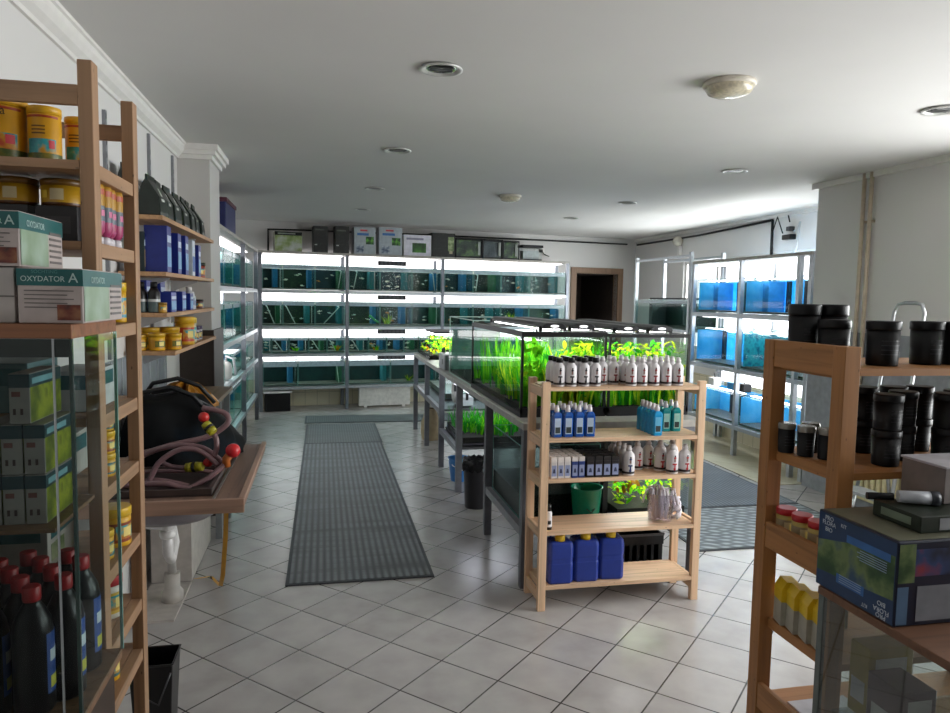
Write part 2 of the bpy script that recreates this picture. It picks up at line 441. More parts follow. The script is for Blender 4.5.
# ------------------------------------------------------------------ ceiling fittings
def downlight_proto():
    t = thing('ceiling_downlight', 'x', 'downlight', group='recessed ceiling downlights')
    MB().lathe([(.072, 0, 0), (.098, -.004, 0), (.10, -.010, 0), (.088, -.012, 0), (.078, -.004, 0), (.070, -.001, 0)], n=28, cap=False).build('ring', P('#d8d8d4', .3, .3), t)
    MB().lathe([(.070, -.002, 0), (.062, -.0015, 1), (.03, -.001, 1), (.001, -.001, 1)], n=28, cap=False).build('reflector', [CHROME, P('#2b2a29', .25, .6)], t)
    for k in (-1, 0, 1): MB().box(-.052, k*.022-.004, -.008, .052, k*.022+.004, -.0015).build('louvre', metal('#8b8b8b', .3), t)
    return t
dl = downlight_proto()
for (x, y, lb) in ((.53, 3.35, 'large round downlight with black louvres, sink-wall row'),
                   (.52, 5.25, 'round chrome downlight over the long grey mat, second from the entrance'),
                   (.49, 7.15, 'round chrome downlight over the long grey mat, third from the entrance'),
                   (.46, 8.9, 'round chrome downlight above the far end of the long grey mat'),
                   (3.24, 3.33, 'round downlight with dark louvres above the black jars shelf'),
                   (3.22, 5.27, 'round chrome downlight over the window-side aisle, second from the entrance'),
                   (3.2, 7.3, 'round chrome downlight over the window-side aisle, before the blue tanks'),
                   (3.14, 8.9, 'small round downlight over the window-side aisle, deepest of its row')):
    place(dl, (x, y, HC-.001), lb)
def dome(label, x, y, r):
    t = thing('ceiling_dome_lamp', label, 'ceiling lamp', (x, y, HC), group=None)
    MB().lathe([(r*1.0, 0, 0), (r*1.02, -.012, 0), (r*.99, -.02, 0), (r*.93, -.024, 0)], n=32).build('base_ring', P('#d9d2c4', .5), t)
    MB().lathe([(r*.90, -.024, 0), (r*.90, -.032, 0), (r*.82, -.05, 0), (r*.6, -.062, 0), (r*.3, -.068, 0), (.002, -.07, 0)], n=32, cap=False).build('lens', P('#cfc6ae', .12, 0, .2, 60), t)
    return t
dome('round cream bulkhead lamp with clear lens, closer to the entrance', 1.905, 3.20, .122)
dome('round cream bulkhead lamp further in, above the planted tanks', 1.87, 7.2, .115)

# ------------------------------------------------------------------ floor mats
def mat_material(name, fx, fy, base, dark, diag=False):
    m, nt, out = new_mat(name)
    tc = N(nt, 'ShaderNodeTexCoord'); b = N(nt, 'ShaderNodeBsdfPrincipled'); b.inputs['Roughness'].default_value = .5
    def wave(d, sc, dist):
        w = N(nt, 'ShaderNodeTexWave'); w.bands_direction = d; w.inputs['Scale'].default_value = sc; w.inputs['Distortion'].default_value = dist
        w.inputs['Detail'].default_value = 1; nt.links.new(tc.outputs['Object'], w.inputs['Vector']); return w.outputs['Fac']
    if diag: w1, w2 = wave('DIAGONAL', fx, .6), wave('Y', fy, 6)
    else:
        w1 = wave('X', fx, .15)
        mp = N(nt, 'ShaderNodeMapping'); mp.inputs['Scale'].default_value = (.5, fy, 1); nt.links.new(tc.outputs['Object'], mp.inputs[0])
        nz = N(nt, 'ShaderNodeTexNoise'); nz.inputs['Scale'].default_value = 1; nz.inputs['Detail'].default_value = 5; nz.inputs['Roughness'].default_value = .65; nt.links.new(mp.outputs[0], nz.inputs['Vector'])
        w2 = ramp(nt, nz.outputs['Fac'], [(.36, (.25, .25, .25, 1)), (.62, (1, 1, 1, 1))])
    mu = N(nt, 'ShaderNodeMath', operation='MULTIPLY'); nt.links.new(w1, mu.inputs[0]); nt.links.new(w2, mu.inputs[1])
    no = N(nt, 'ShaderNodeTexNoise'); no.inputs['Scale'].default_value = 3; nt.links.new(tc.outputs['Object'], no.inputs['Vector'])
    ad = N(nt, 'ShaderNodeMath', operation='MULTIPLY_ADD'); ad.inputs[1].default_value = .5; nt.links.new(no.outputs['Fac'], ad.inputs[0]); nt.links.new(mu.outputs[0], ad.inputs[2])
    nt.links.new(ramp(nt, ad.outputs[0], [(.2, lin(dark)), (1., lin(base))]), b.inputs['Base Color'])
    bp = N(nt, 'ShaderNodeBump'); bp.inputs['Strength'].default_value = .5; bp.inputs['Distance'].default_value = .004; nt.links.new(mu.outputs[0], bp.inputs['Height']); nt.links.new(bp.outputs[0], b.inputs['Normal'])
    nt.links.new(b.outputs[0], out.inputs[0]); return m
def floor_mat(label, x0, y0, x1, y1, m, rz=0):
    t = thing('floor_mat', label, 'mat', ((x0+x1)/2, (y0+y1)/2, 0), rz)
    w, d = (x1-x0)/2, (y1-y0)/2
    MB().box(-w+.02, -d+.02, .001, w-.02, d-.02, .010).build('tread', m, t)
    MB().box(-w, -d, .001, w, -d+.02, .008).box(-w, d-.02, .001, w, d, .008).box(-w, -d+.02, .001, -w+.02, d-.02, .008).box(w-.02, -d+.02, .001, w, d-.02, .008).build('border', P('#34373c', .6), t)
M1 = mat_material('ribbed_mat', 7.5, 7, '#6a6e73', '#26292d')
M2 = mat_material('plain_mat', 11, 9, '#585c60', '#34383c')
floor_mat('long ribbed grey mat on the tiles between sink counter and tank table', -.213, 4.055, .64, 8.0, M1)
floor_mat('plain grey mat continuing the long ribbed one towards the back', -.213, 8.01, .65, 9.22, M2)
floor_mat('dark grey mat lying crosswise before the back rack of tanks', -.24, 9.32, 2.6, 9.88, M2, 0)
floor_mat('dark grey mat in the window-side aisle with diagonal scuff pattern', 2.43, 4.19, 3.83, 5.08, mat_material('scuffed_mat', 6, 5, '#9aa2a6', '#4a5157', True))
floor_mat('long plain dark mat in the window-side aisle before the blue tanks', 2.43, 5.09, 3.83, 9.1, mat_material('aisle_mat', 9, 7, '#4a545d', '#2f3740'))

# ------------------------------------------------------------------ aquarium racks
GLOW = emis('#fbf8fa', 4.4); GLOW_R = emis('#f8f9fd', 4.0)
def rack(name, label, cat, loc, rz, posts, levels, top, D, bays, glow, post_w=.045, back=True, pm=None):
    """levels: heights of the shelf tops; bays: (x0, x1) spans that carry shelves and lamps"""
    pm = pm or STEEL
    t = thing(name, label, cat, loc, rz)
    for p in posts:
        MB().box(p-post_w/2, 0, 0, p+post_w/2, .045, top-.03).build('post', pm, t)
        MB().box(p-post_w/2, D-.045, 0, p+post_w/2, D, top-.03).build('post', pm, t)
    x0, x1 = bays[0][0], bays[-1][1]
    MB().box(x0-.02, -.005, top-.03, x1+.02, D, top).build('top_board', P('#a9a49c', .5), t)
    for z in levels:
        MB().box(x0, .002, z-.055, x1, .035, z-.012).build('front_beam', metal('#aeb4b8', .4), t)
        MB().box(x0, .035, z-.03, x1, D-.01, z-.012).build('shelf_board', P('#c9d0d2', .4), t)
    if glow:
        zs = sorted(levels) + [top+.02]
        for (a, b) in bays:
            for lo, hi in zip(zs[:-1], zs[1:]):
                u = MB().box(a+.03, D-.03, lo+glow(lo), b-.03, D-.015, hi-.062).build('glow_panel', GLOW if back else GLOW_R, t)  # glowing slab standing in for tubes and the white back they light
                MB().box(a+.05, .12, hi-.066, b-.05, D-.08, hi-.057).build('lamp_tray', GLOW if back else GLOW_R, t)  # on the window-side rack, added to brighten the blue tank backs
    return t

SP_B, SP_T, SP_G = P('#1e6c97', .8, 0, .25, 60), P('#1c6f75', .8, 0, .25, 60), P('#21603d', .8, 0, .25, 60)
BK_TEAL = printed('tank_back_dark', [(.3, '#06171a'), (.55, '#0f2b2e'), (.75, '#1c3b33')], 7)
BK_NAVY = printed('tank_back_navy', [(.3, '#07161f'), (.6, '#10283a'), (.8, '#183848')], 6)
BK_MOSS = printed('tank_back_moss', [(.3, '#0c130d'), (.55, '#1b261a'), (.75, '#38492b')], 9)
BK_BLUE = leafy('#55c2f0', '#74d0f6', 'tank_back_blue')
GRAVEL = printed('gravel', [(.3, '#262723'), (.5, '#4c4a40'), (.7, '#86806e')], 120, 2)
COVER = glassy('cover_glass', (.86, .93, .94), .10)
TANKP = {}
BAND_GREY = P('#9fb0ba', .3, 0, .15, 25)
def tank(label, loc, rz, w, d, h, back=BK_TEAL, sponges=(), dark=(), water=.86, cover=True, gravel=.012, wall_m=None, blue=False):
    t = thing('aquarium', label, 'aquarium', loc, rz)
    e = .004; zw = h*water
    mb = MB()
    for x in (0, w): mb.quad((x, 0, 0), (x, d, 0), (x, d, h), (x, 0, h), 0)
    mb.quad((0, 0, 0), (w, 0, 0), (w, 0, h), (0, 0, h), 0); mb.quad((0, d, 0), (w, d, 0), (w, d, h), (0, d, h), 0)
    mb.box(0, 0, 0, w, d, .005, 1)
    for x in (0, w-e):
        for y in (0, d-e): mb.box(x-.0005, y-.0005, 0, x+e+.0005, y+e+.0005, h, 1)
    for z in (h-e,):
        mb.box(0, -.0005, z, w, e, h, 1).box(0, d-e, z, w, d, h, 1).box(-.0005, 0, z, e, d, h, 1).box(w-e, 0, z, w+.0005, d, h, 1)
    mb.build('glass', [GLASS, EDGE], t)
    MB().box(.006, .006, .006, w-.006, d-.012, zw).build('water', wall_m or WATER, t)
    MB().box(.004, d-.010, .005, w-.004, d-.005, zw+.005).build('back_panel', back, t)
    MB().box(.008, .008, .006, w-.008, d-.014, .006+gravel).build('gravel_bed', GRAVEL, t)
    for (a, b, m) in sponges:
        MB().box(a, d*.42, .02, b, d-.02, zw-.004).build('filter_sponge', m, t)
    for (a, b) in dark:
        MB().box(a, d*.84, .02, b, d-.02, zw-.004).build('filter_shaft', DARK, t)
    if not blue and cover: MB().quad((.006, .007, zw), (w-.006, .007, zw), (w-.006, .007, h-.005), (.006, .007, h-.005)).build('pale_band', BAND_GREY, t)  # opaque grey-blue band above the water line
    if blue:
        MB().box(.006, .02, .02, .011, d-.014, zw).build('side_film', back, t)
        MB().box(.05, .10, h-.016, w-.05, .15, h-.008).build('light_strip', emis('#f2f8ff', 9), t)  # added strip, put in to brighten the blue backs
    if cover:
        MB().box(.01, .01, h+.001, w-.01, d-.02, h+.006).build('cover_glass', COVER, t)
    return t

# --- back rack: four posts, three bays, four shelves
LV = [.36, .825, 1.215, 1.725]
back_rack = rack('aquarium_rack', 'long steel rack of small tanks along the back wall, four shelves high', 'rack', bw(0), AX, [-1.2, 0, 1.435, 3.53], LV, 2.25, .45,
     [(-1.2, 0), (0, 1.435), (1.435, 3.53)], lambda lo: {.36: .355, .825: .222, 1.215: .345, 1.725: .35}[lo])
for z in (2.13, 1.63, 1.125, .749):
    st = MB().box(.46, .05, z-.034, .88, .09, z+.034, 0)
    for k in range(6): st.box(.49+.062*k, .046, z-.022, .53+.062*k, .05, z+.022, 1)
    so = st.build('power_strip', [P('#222226', .5), P('#4a4a50', .5)], back_rack)
    MB().tube([(.46, .07, z), (.40, .07, z+.01), (.33, .09, z-.02)], .005, 6).build('power_cord', DARK, so)
HT = {0: .345, 1: .212, 2: .335, 3: .34}
ROWN = ['lowest', 'second', 'third', 'top']
cells = {3: [(-1.17, -.905), (-.895, -.46), (-.45, -.03), (.03, .475), (.485, .955), (.965, 1.405), (1.47, 1.92), (1.935, 2.38), (2.39, 2.86), (2.87, 3.49)],
         2: [(-1.17, -.905), (-.895, -.46), (-.45, -.03), (.03, .475), (.485, .955), (.965, 1.405), (1.47, 1.92), (1.935, 2.38), (2.39, 2.86), (2.87, 3.49)],
         1: [(-1.17, -1.06), (-1.05, -.82), (-.81, -.55), (-.54, -.29), (-.28, -.03), (.03, .31), (.32, .58), (.59, .84), (.85, 1.10), (1.11, 1.405), (1.47, 2.1), (2.11, 2.8)],
         0: [(-1.17, -.70), (-.69, -.03), (.03, .64), (.65, 1.405), (1.47, 2.45), (2.46, 3.49)]}
BACKS = [BK_TEAL, BK_NAVY, BK_MOSS, BK_TEAL, BK_MOSS, BK_NAVY]
rnd = random.Random(3)
fish_spots = []; decor_spots = []
for lv in (3, 2, 1, 0):
    for k, (a, b) in enumerate(cells[lv]):
        w = b-a; sps = []
        m = [SP_B, SP_T, SP_G, SP_B, SP_T][(k*2+lv) % 5]
        sw = .055 if lv != 1 else .05
        sps.append((w-sw-.02, w-.02, m) if (k+lv) % 3 else (w-sw-.06, w-.05, m))
        bk = BACKS[(k*(2 if lv == 2 else 1)+lv) % 6] if lv else BK_TEAL
        p = bw(a, .012, LV[lv])
        if k == 0: lb = f'small glass tank at the sink end of the {ROWN[lv]} shelf on the back rack'
        elif k == len(cells[lv])-1: lb = f'glass tank at the doorway end of the {ROWN[lv]} shelf on the back rack'
        else: lb = f'{["teal", "navy", "mossy"][[BK_TEAL, BK_NAVY, BK_MOSS].index(bk)]}-backed tank, {ORD[k]} from sink end, {ROWN[lv]} shelf of back rack'
        tank(lb, p, AX, w, .40, HT[lv], bk, sps, water=.84 if lv else .78)
        if lv >= 1: fish_spots.append((a, b, LV[lv], HT[lv]))
        decor_spots.append((a, b, LV[lv], HT[lv], lv, k))
# fish: small pale bodies, too small to tell apart
def fish_mesh(name, m):
    mb = MB()
    prof = [(.0005, -.022), (.005, -.016), (.008, -.006), (.0075, .004), (.004, .014), (.0015, .019)]
    vs0 = len(mb.v)
    for r, x in prof:
        for k in range(8):
            g = 2*PI*k/8; mb.v.append((x, r*.45*math.cos(g), r*math.sin(g)))
    for i in range(5):
        for k in range(8):
            mb.f.append((i*8+k, i*8+(k+1) % 8, (i+1)*8+(k+1) % 8, (i+1)*8+k)); mb.m.append(0); mb.sm.append(True)
    mb.poly([(.017, 0, 0), (.030, 0, .009), (.027, 0, 0), (.030, 0, -.009)])
    mb.poly([(-.004, 0, .0075), (.008, 0, .013), (.009, 0, .004)])
    return mb.build(name, m)
f0 = [fish_mesh('aquarium_fish', P('#d9d6c4', .3, .2)), fish_mesh('aquarium_fish', P('#e08a2c', .3)), fish_mesh('aquarium_fish', P('#b9c9c4', .3, .3))]
used_f = [False]*3
for (a, b, z, h) in fish_spots:
    for q in range(rnd.randint(2, 4) if h > .2 else 1):
        c = 0 if rnd.random() < .62 else (2 if rnd.random() < .75 else 1)
        o = f0[c] if not used_f[c] else f0[c].copy()
        if used_f[c]: COL.objects.link(o)
        used_f[c] = True
        u = .04 + rnd.random()*max(.01, b-a-.19)
        o.location = bw(a+u, .07+rnd.random()*.08, z+.05+rnd.random()*(h*.6-.03)); o.rotation_euler = (0, rnd.uniform(-.3, .3), AX+rnd.choice((0, PI))+rnd.uniform(-.5, .5))
        sc = rnd.uniform(.8, 1.5); o.scale = (sc, sc, sc)
        tag(o, ['small pale silvery fish in a tank of the back rack', 'small orange fish in a tank of the back rack', 'small grey-green fish in a tank of the back rack'][c], 'fish', ['silvery fish in the back rack', 'orange fish in the back rack', 'grey-green fish in the back rack'][c])
# leaning pale siphon pipes and bits of decor inside the tanks
siph = [(2, 0, .06, .16), (2, 1, .05, .17), (2, 2, .34, .12), (3, 2, .37, .33), (3, 5, .33, .36), (3, 3, .12, .07), (1, 1, .05, .15), (1, 3, .06, .15), (1, 5, .06, .15), (1, 9, .1, .2), (0, 1, .55, .58), (3, 7, .08, .05), (1, 4, .05, .12)]
for (lv, k, u0, u1) in siph:
    a, b = cells[lv][k]; z = LV[lv]; h = HT[lv]
    pt = bw(0); mb = MB()
    P0 = bw(a+u1, .06, z+.022); P1 = bw(a+u0, .06, z+h*.78)
    mb.tube([P0, P1], .0065, 8); mb.tube([P1, bw(a+u0-.01, .09, z+h*.82)], .009, 8)
    tag(mb.build('feeding_tube', P('#cfd6cf', .3)), f'thin pale tube leaning inside the {ROWN[lv]} row tank, {ORD[k]} from the sink end', 'tube')

def tuft(mb, x, y, z, h, n, spread, rng, wid=.006, mi=0, curl=1.0, nm=1):
    for _ in range(n):
        a = rng.uniform(0, 2*PI); L = h*rng.uniform(.6, 1.05); r = rng.uniform(0, spread*.5)
        px_, py_ = x+r*math.cos(a), y+r*math.sin(a); wa = a+PI/2+rng.uniform(-.6, .6)
        dx, dy = wid*math.cos(wa), wid*math.sin(wa); b = len(mb.v); seg = 5; bend = rng.uniform(.3, 1.0)*spread*curl
        for i in range(seg+1):
            f = i/seg; rr = bend*f*f
            ww = 1-.75*f*f
            cx, cy, cz = px_+rr*math.cos(a), py_+rr*math.sin(a), z+L*(f-.12*f*f*curl)
            mb.v += [(cx-dx*ww, cy-dy*ww, cz), (cx+dx*ww, cy+dy*ww, cz)]
        m = mi + rng.randrange(nm)
        for i in range(seg): mb.f.append((b+2*i, b+2*i+1, b+2*i+3, b+2*i+2)); mb.m.append(m); mb.sm.append(True)
def leaf_cloud(mb, x0, x1, y0, y1, z0, z1, n, size, rng, nm=1, mi=0):
    for _ in range(n):
        c = Vector((rng.uniform(x0, x1), rng.uniform(y0, y1), rng.uniform(z0, z1)))
        R = Matrix.Rotation(rng.uniform(0, 2*PI), 3, 'Z') @ Matrix.Rotation(rng.uniform(-1.1, .5), 3, 'X') @ Matrix.Rotation(rng.uniform(-.5, .5), 3, 'Y')
        s = size*rng.uniform(.6, 1.3)
        pts = [(0, -s, 0), (.34*s, -.5*s, .06*s), (.42*s, 0, .09*s), (.28*s, .6*s, .05*s), (0, s, 0), (-.28*s, .6*s, .05*s), (-.42*s, 0, .09*s), (-.34*s, -.5*s, .06*s)]
        mb.poly([c + R @ Vector(p) for p in pts], mi + rng.randrange(nm))
LF = [leafy('#3f9d17', '#86d327', 'leaf_bright'), leafy('#a3c81e', '#e2ee3c', 'leaf_yellow'), leafy('#1f7a25', '#3fae2c', 'leaf_green')]
LFD = [leafy('#2a5d1c', '#4d8a2a', 'leaf_dark'), leafy('#7c8c22', '#b9bb33', 'leaf_olive')]  # dark green and olive leaf colours
def plants(name, label, mb, mats, box=None):
    if box: mb.v = [(min(max(x, box[0]), box[1]), min(max(y, box[2]), box[3]), z) for x, y, z in mb.v]
    return tag(mb.build(name, mats), label, 'plants', kind='stuff')
rng = random.Random(11)
for (lv, k, u, lab, h, col, n) in ((2, 4, .14, 'yellow-green plastic plant in the third row tank under the power strip', .16, [LF[1], LF[0]], 14), (1, 2, .10, 'low green plant in the second row tank, sink bay', .07, LF[:1], 14),
                         (1, 4, .14, 'spiky green and orange plant in the second row tank by the first inner post', .10, [LF[0], leafy('#b5651d', '#d98f2b', 'leaf_orange')], 18), (1, 6, .14, 'orange and green plant in the second row tank of the middle bay', .09, [leafy('#b5651d', '#d98f2b', 'leaf_orange'), LF[0]], 16),
                         (2, 8, .2, 'bushy yellow plant in the third row tank of the doorway bay', .22, [LF[1], LF[0]], 26), (0, 3, .3, 'dark green plant in the lowest row tank of the middle bay', .12, LFD, 14)):
    a, b = cells[lv][k]; mb = MB(); q = bw(a+u, .13, LV[lv]+.02)
    tuft(mb, q.x, q.y, q.z, h, n, .10, rng, .008, 0, 1, len(col))
    tag(mb.build('aquarium_plant', col), lab, 'plant')
lz = MB()
q0 = bw(.36, .06, LV[2]+.13); q1 = bw(.47, .06, LV[2]+.05)
lz.tube([q0, q0*.5+q1*.5+Vector((0, 0, -.012)), q1], .016, 8); lz.tube([q0, q0+Vector((-.03, 0, .012))], .02, 8)
tag(lz.build('toy_ornament', P('#37b06a', .4)), 'bright green ornament in the third row tank of the middle bay', 'ornament')

# --- rack on the sink side, running into the corner
LR = (-.84, 6.16, 0)
rack('aquarium_rack', 'short steel rack of tanks behind the white pillar, by the sink counter', 'rack', LR, PI/2, [.03, 2.05, 3.55], LV, 2.22, .46, [(0.03, 2.05), (2.05, 3.55)],
     lambda lo: {.36: .355, .825: .222, 1.215: .345, 1.725: .35}[lo])
for lv in range(4):
    for k, (a, b) in enumerate(((.06, .72), (.73, 1.38), (1.39, 2.02), (2.08, 2.76), (2.77, 3.44))):
        if lv == 1 and k == 1:
            continue
        tank(f'tank {["next to the pillar", "second from the pillar", "third from the pillar", "fourth from the pillar", "in the corner"][k]} on the {ROWN[lv]} shelf of the sink-side rack',
             (-.89, 6.16+a, LV[lv]), PI/2, b-a, .36, HT[lv], BACKS[(k+lv) % 4], [(b-a-.08, b-a-.02, [SP_T, SP_B][(k+lv) % 2])], water=.86)

# --- white tubs and hoses between the tanks of the sink-side rack
t = thing('canister_filter', 'white canister filter beside the tanks on the sink-side rack', 'filter', (-.95, 7.2, LV[1]))
MB().lathe([(.07, 0, 0), (.085, .02, 0), (.085, .13, 0), (.075, .15, 0), (.05, .17, 0), (.02, .175, 0)], n=20).build('canister', WHITE, t)
MB().tube([(.03, 0, .17), (.03, 0, .22), (.10, -.03, .20), (.13, -.08, .05)], .012, 8).build('hose', P('#b8bcc0', .4), t)
MB().cyl((-.02, 0, .17), (-.02, 0, .20), .018).build('valve', BLACK, t)

# --- rack of blue tanks on the window side
RX, RY = 4.3, 7.83
LVR = [.34, .95, 1.535]
rack('aquarium_rack', 'tall aluminium rack of blue-backed tanks on the window side', 'rack', (RX, RY, 0), -PI/2, [0, .98, 1.93, 2.10], LVR, 2.12, .46, [(0, .98), (.98, 2.10)],
     lambda lo: {.34: .36, .95: .42, 1.535: .38}[lo], .045, back=False, pm=metal('#b4b9bd', .4))
blue_cols = [[(.34, .41), (.50, .53), (.66, .69)], [(.04, .12), (.27, .31), (.55, .63), (.74, .78)]]
for lv, h in ((2, .37), (1, .40), (0, .33)):
    for k, (a, b) in enumerate(((.03, .96), (1.0, 2.09))):
        dk = blue_cols[k] if lv == 2 else ([(.08, .12)] if (lv, k) == (1, 0) else ([(.3, .55)] if lv == 0 and k == 0 else ([(.05, .12)] if lv == 0 else [])))
        sp = [(.10, .2, P('#2d8fd8', .7))] if lv == 2 else []
        bk = BK_BLUE if not (lv == 1 and k == 1) else printed('tank_back_cyan', [(.3, '#0c5a78'), (.5, '#2aa7b5'), (.7, '#0f6f90')], 14)
        tank(f'large blue-backed tank, {["bottom", "middle", "top"][lv]} shelf of window-side rack, {["doorway end", "projecting wall end"][k]}',
             (RX+.048, RY-a, LVR[lv]), -PI/2, b-a, .365, h, bk, sp, dk, water=.92, wall_m=glassy('blue_water', (.93, .97, .99), .03), cover=(lv != 0), blue=True)
# lids and boxes lying on the bottom tanks
t = thing('storage_tub', 'bright blue plastic tub standing on the bottom tank of the window-side rack', 'tub', (RX+.2, 7.12, LVR[0]+.338))
MB().prism([(-.06, -.11), (.06, -.11), (.06, .11), (-.06, .11)], 0, .07).build('tub', P('#1a9be0', .4), t, .008)
MB().box(-.066, -.116, .07, .066, .116, .08).build('lid', P('#3fb4ee', .4), t, .004)
for (y, lb) in ((7.55, 'small white box on the bottom tank of the window-side rack, doorway end'), (6.95, 'dark little pump box beside the blue tub on the window-side rack')):
    t = thing('pump_box', lb, 'box', (RX+.18, y, LVR[0]+.338))
    MB().box(-.05, -.06, 0, .05, .06, .09).build('housing', WHITE if y > 7.2 else DARK, t, .006)
    MB().tube([(0, 0, .09), (.0, .02, .14), (.1, .05, .16)], .006, 8).build('cable', DARK, t)

# --- open frame with one tank between the doorway and the blue tanks
fr = thing('tank_stand', 'taller open aluminium stand with a dark tank, beside the blue tanks', 'stand', (RX-.02, 9.42, 0), -PI/2)
for x in (.02, 1.53):
    for y in (.02, .44): MB().box(x-.022, y-.02, 0, x+.022, y+.02, 2.24).build('post', metal('#b4b9bd', .4), fr)
for z in (2.21, 1.30, .5):
    for y in (0, .43): MB().box(.04, y, z-.03, 1.51, y+.03, z).build('rail', metal('#b4b9bd', .4), fr)
MB().box(.04, .03, 1.275, 1.51, .43, 1.30).build('shelf_board', P('#6b6f73', .5), fr)
MB().box(.75, .42, 1.32, .78, .45, 2.18).build('upright', metal('#b4b9bd', .4), fr)
tank('long dark tank on the open stand between doorway and blue tanks', (RX-.006, 9.36, 1.301), -PI/2, 1.42, .40, .36, BK_TEAL, [(.05, .14, P('#55605e', .7))], water=.88)
MB().box(0, 0, 0, .02, 1.1, .015)
t = thing('tank_lamp', 'slim dark lamp bar lying on the tank of the open stand', 'lamp', (RX+.1, 7.98, 1.669))
MB().box(0, 0, 0, .09, 1.2, .022).build('lamp_body', DARK, t, .004)
MB().box(.01, .05, -.003, .08, 1.15, 0).build('diffuser', P('#dfe6e6', .3), t)
# --- things on the deep wall
t = thing('wall_lamp', 'small round white lamp on the deep wall above the open stand', 'lamp', (5.3, 10.05, 2.30))
MB().box(-.05, -.03, 0, 0, .03, .18).build('bracket', WHITE, t, .005)
MB().lathe([(.02, .18, 0), (.06, .20, 0), (.08, .25, 0), (.06, .31, 0), (.01, .33, 0)], -.06, 0, 0, 18).build('globe', P('#d8d4c6', .2), t)
t = thing('air_pump', 'black air pump with tangled hoses fixed high on the deep wall', 'pump', (5.3, 7.42, 2.36))
MB().box(-.08, -.08, .02, -.0, .08, .08).build('pump_body', BLACK, t, .01)
MB().box(-.07, -.05, .12, -.0, .02, .17).build('controller', P('#2c2c30', .4), t, .006)
for (pts, m) in (([(-.05, .1, .1), (-.06, .2, .3), (-.06, .3, .1), (-.05, .25, -.25)], BLACK), ([(-.05, -.1, .1), (-.08, -.25, .2), (-.08, -.2, -.1), (-.05, -.05, -.2)], P('#c9ced2', .3)), ([(-.05, -.02, .22), (-.06, 0, .3)], BLACK)):
    MB().tube(pts, .008, 8, 0).build('hose', m, t)
mb = MB(); mb.tube([(5.285, 11.58, 2.60), (5.285, 9.5, 2.60), (5.285, 7.78, 2.64)], .014, 8); mb.tube([(5.285, 7.78, 2.64), (5.28, 7.77, 2.3), (5.28, 7.76, 1.7)], .016, 8)
tag(mb.build('cable', BLACK), 'black cable along the deep wall under the ceiling, dropping behind the blue tanks', 'cable')
mb = MB(); q = [bw(s, .478, 2.62 if s > -1 else 2.26) for s in (-1.05, -1.05)]; q = [bw(-1.06, .48, 2.26), bw(-1.06, .48, 2.58), bw(-.6, .48, 2.59), bw(1.5, .48, 2.61), bw(3.4, .48, 2.61), bw(4.9, .48, 2.61)]
mb.tube(q, .013, 8); tag(mb.build('cable', BLACK), 'black cable running along the top of the back wall', 'cable')
t = thing('wall_socket', 'white wall socket with a black plug beside the top of the back rack', 'socket', bw(3.25, .498, 2.38), AX)
MB().box(-.09, -.012, 0, .09, 0, .10).build('plate', WHITE, t, .003)
MB().box(-.01, -.05, .03, .04, -.012, .08).build('plug', BLACK, t, .006)
mb = MB()
mb.tube([(.02, -.05, .05), (.06, -.06, .0), (.16, -.04, -.03)], .007, 8).build('cable', BLACK, t)

# --- cartons and empty tanks standing on the back rack
def carton(label, loc, rz, w, d, h, face, sides, name='carton', cat='box'):
    t = thing(name, label, cat, loc, rz)
    MB().box(0, 0, 0, w, d, h).build('box_body', sides, t, .002)
    MB().quad((.004, -.0008, .004), (w-.004, -.0008, .004), (w-.004, -.0008, h-.004), (.004, -.0008, h-.004)).build('printed_face', face, t)
    return t
ZT = 2.252
GREYW = P('#b6b8bb', .5)
c = carton('wide pale carton with a grassy picture, first from the sink end on the back rack', bw(-1.0, .05, ZT), AX, .37, .25, .27, printed('meadow_print', [(.25, '#4e6b2b'), (.45, '#93a36a'), (.6, '#b9bfb0'), (.8, '#cfd2cc')], 7), P('#a9a998', .6))
MB().box(.0, -.006, .22, .37, -.0009, .268).build('title_band', BLACK, c)
MB().box(.04, -.008, .235, .28, -.006, .252).build('title_line', P('#8f948c', .5), c)
BKB = printed('dark_print', [(.3, '#0c0d0c'), (.6, '#1a1c19'), (.75, '#3d4138')], 22)
for (s, w, lb, zz) in ((-.47, .20, 'narrow black carton on the back rack beside the grassy picture carton', .37), (-.165, .20, 'second narrow black carton on the back rack, beside the grey-blue ones', .385)):
    c = carton(lb, bw(s, .05, ZT), AX, w, .2, zz, BKB, BLACK)
    MB().box(.02, -.003, .31, .15, -.001, .33).build('title_line', P('#585c55', .5), c)
    MB().box(.015, -.003, .10, .05, -.001, .115).build('price_tag', P('#b9bab6', .5), c)
for (s, w, lb, zz) in ((.105, .31, 'grey-blue filter carton with red logo, the one beside the black cartons', .385), (.47, .345, 'grey-blue filter carton with red logo, the one beside the white carton', .40)):
    c = carton(lb, bw(s, .05, ZT), AX, w, .22, zz, P('#a8b0b6', .5), GREYW)
    MB().box(w*.28, -.003, zz-.06, w*.62, -.001, zz-.035).build('red_logo', P('#c2414a', .4), c)
    MB().box(w*.14, -.003, zz-.12, w*.68, -.001, zz-.085).build('blue_title', P('#3e6ea8', .4), c)
    MB().box(w*.55, -.003, .14, w*.92, -.001, .25).build('picture', printed('filter_picture', [(.35, '#10200f'), (.5, '#1f4c1c'), (.65, '#61a83a')], 14), c)
    MB().box(w*.1, -.003, .02, w*.45, -.001, .13).build('pack_photo', printed('pack_photo', [(.35, '#3f4d66'), (.55, '#8a97a5'), (.7, '#c5cad0')], 22), c)
c = carton('white carton showing a green cube tank, middle of the back rack', bw(.84, .05, ZT), AX, .42, .25, .31, P('#d6d3df', .5), WHITE)
MB().box(.13, -.003, .05, .34, -.001, .19).build('picture', printed('cube_picture', [(.3, '#16330f'), (.5, '#2a5b1c'), (.7, '#4f8a2c')], 9), c)
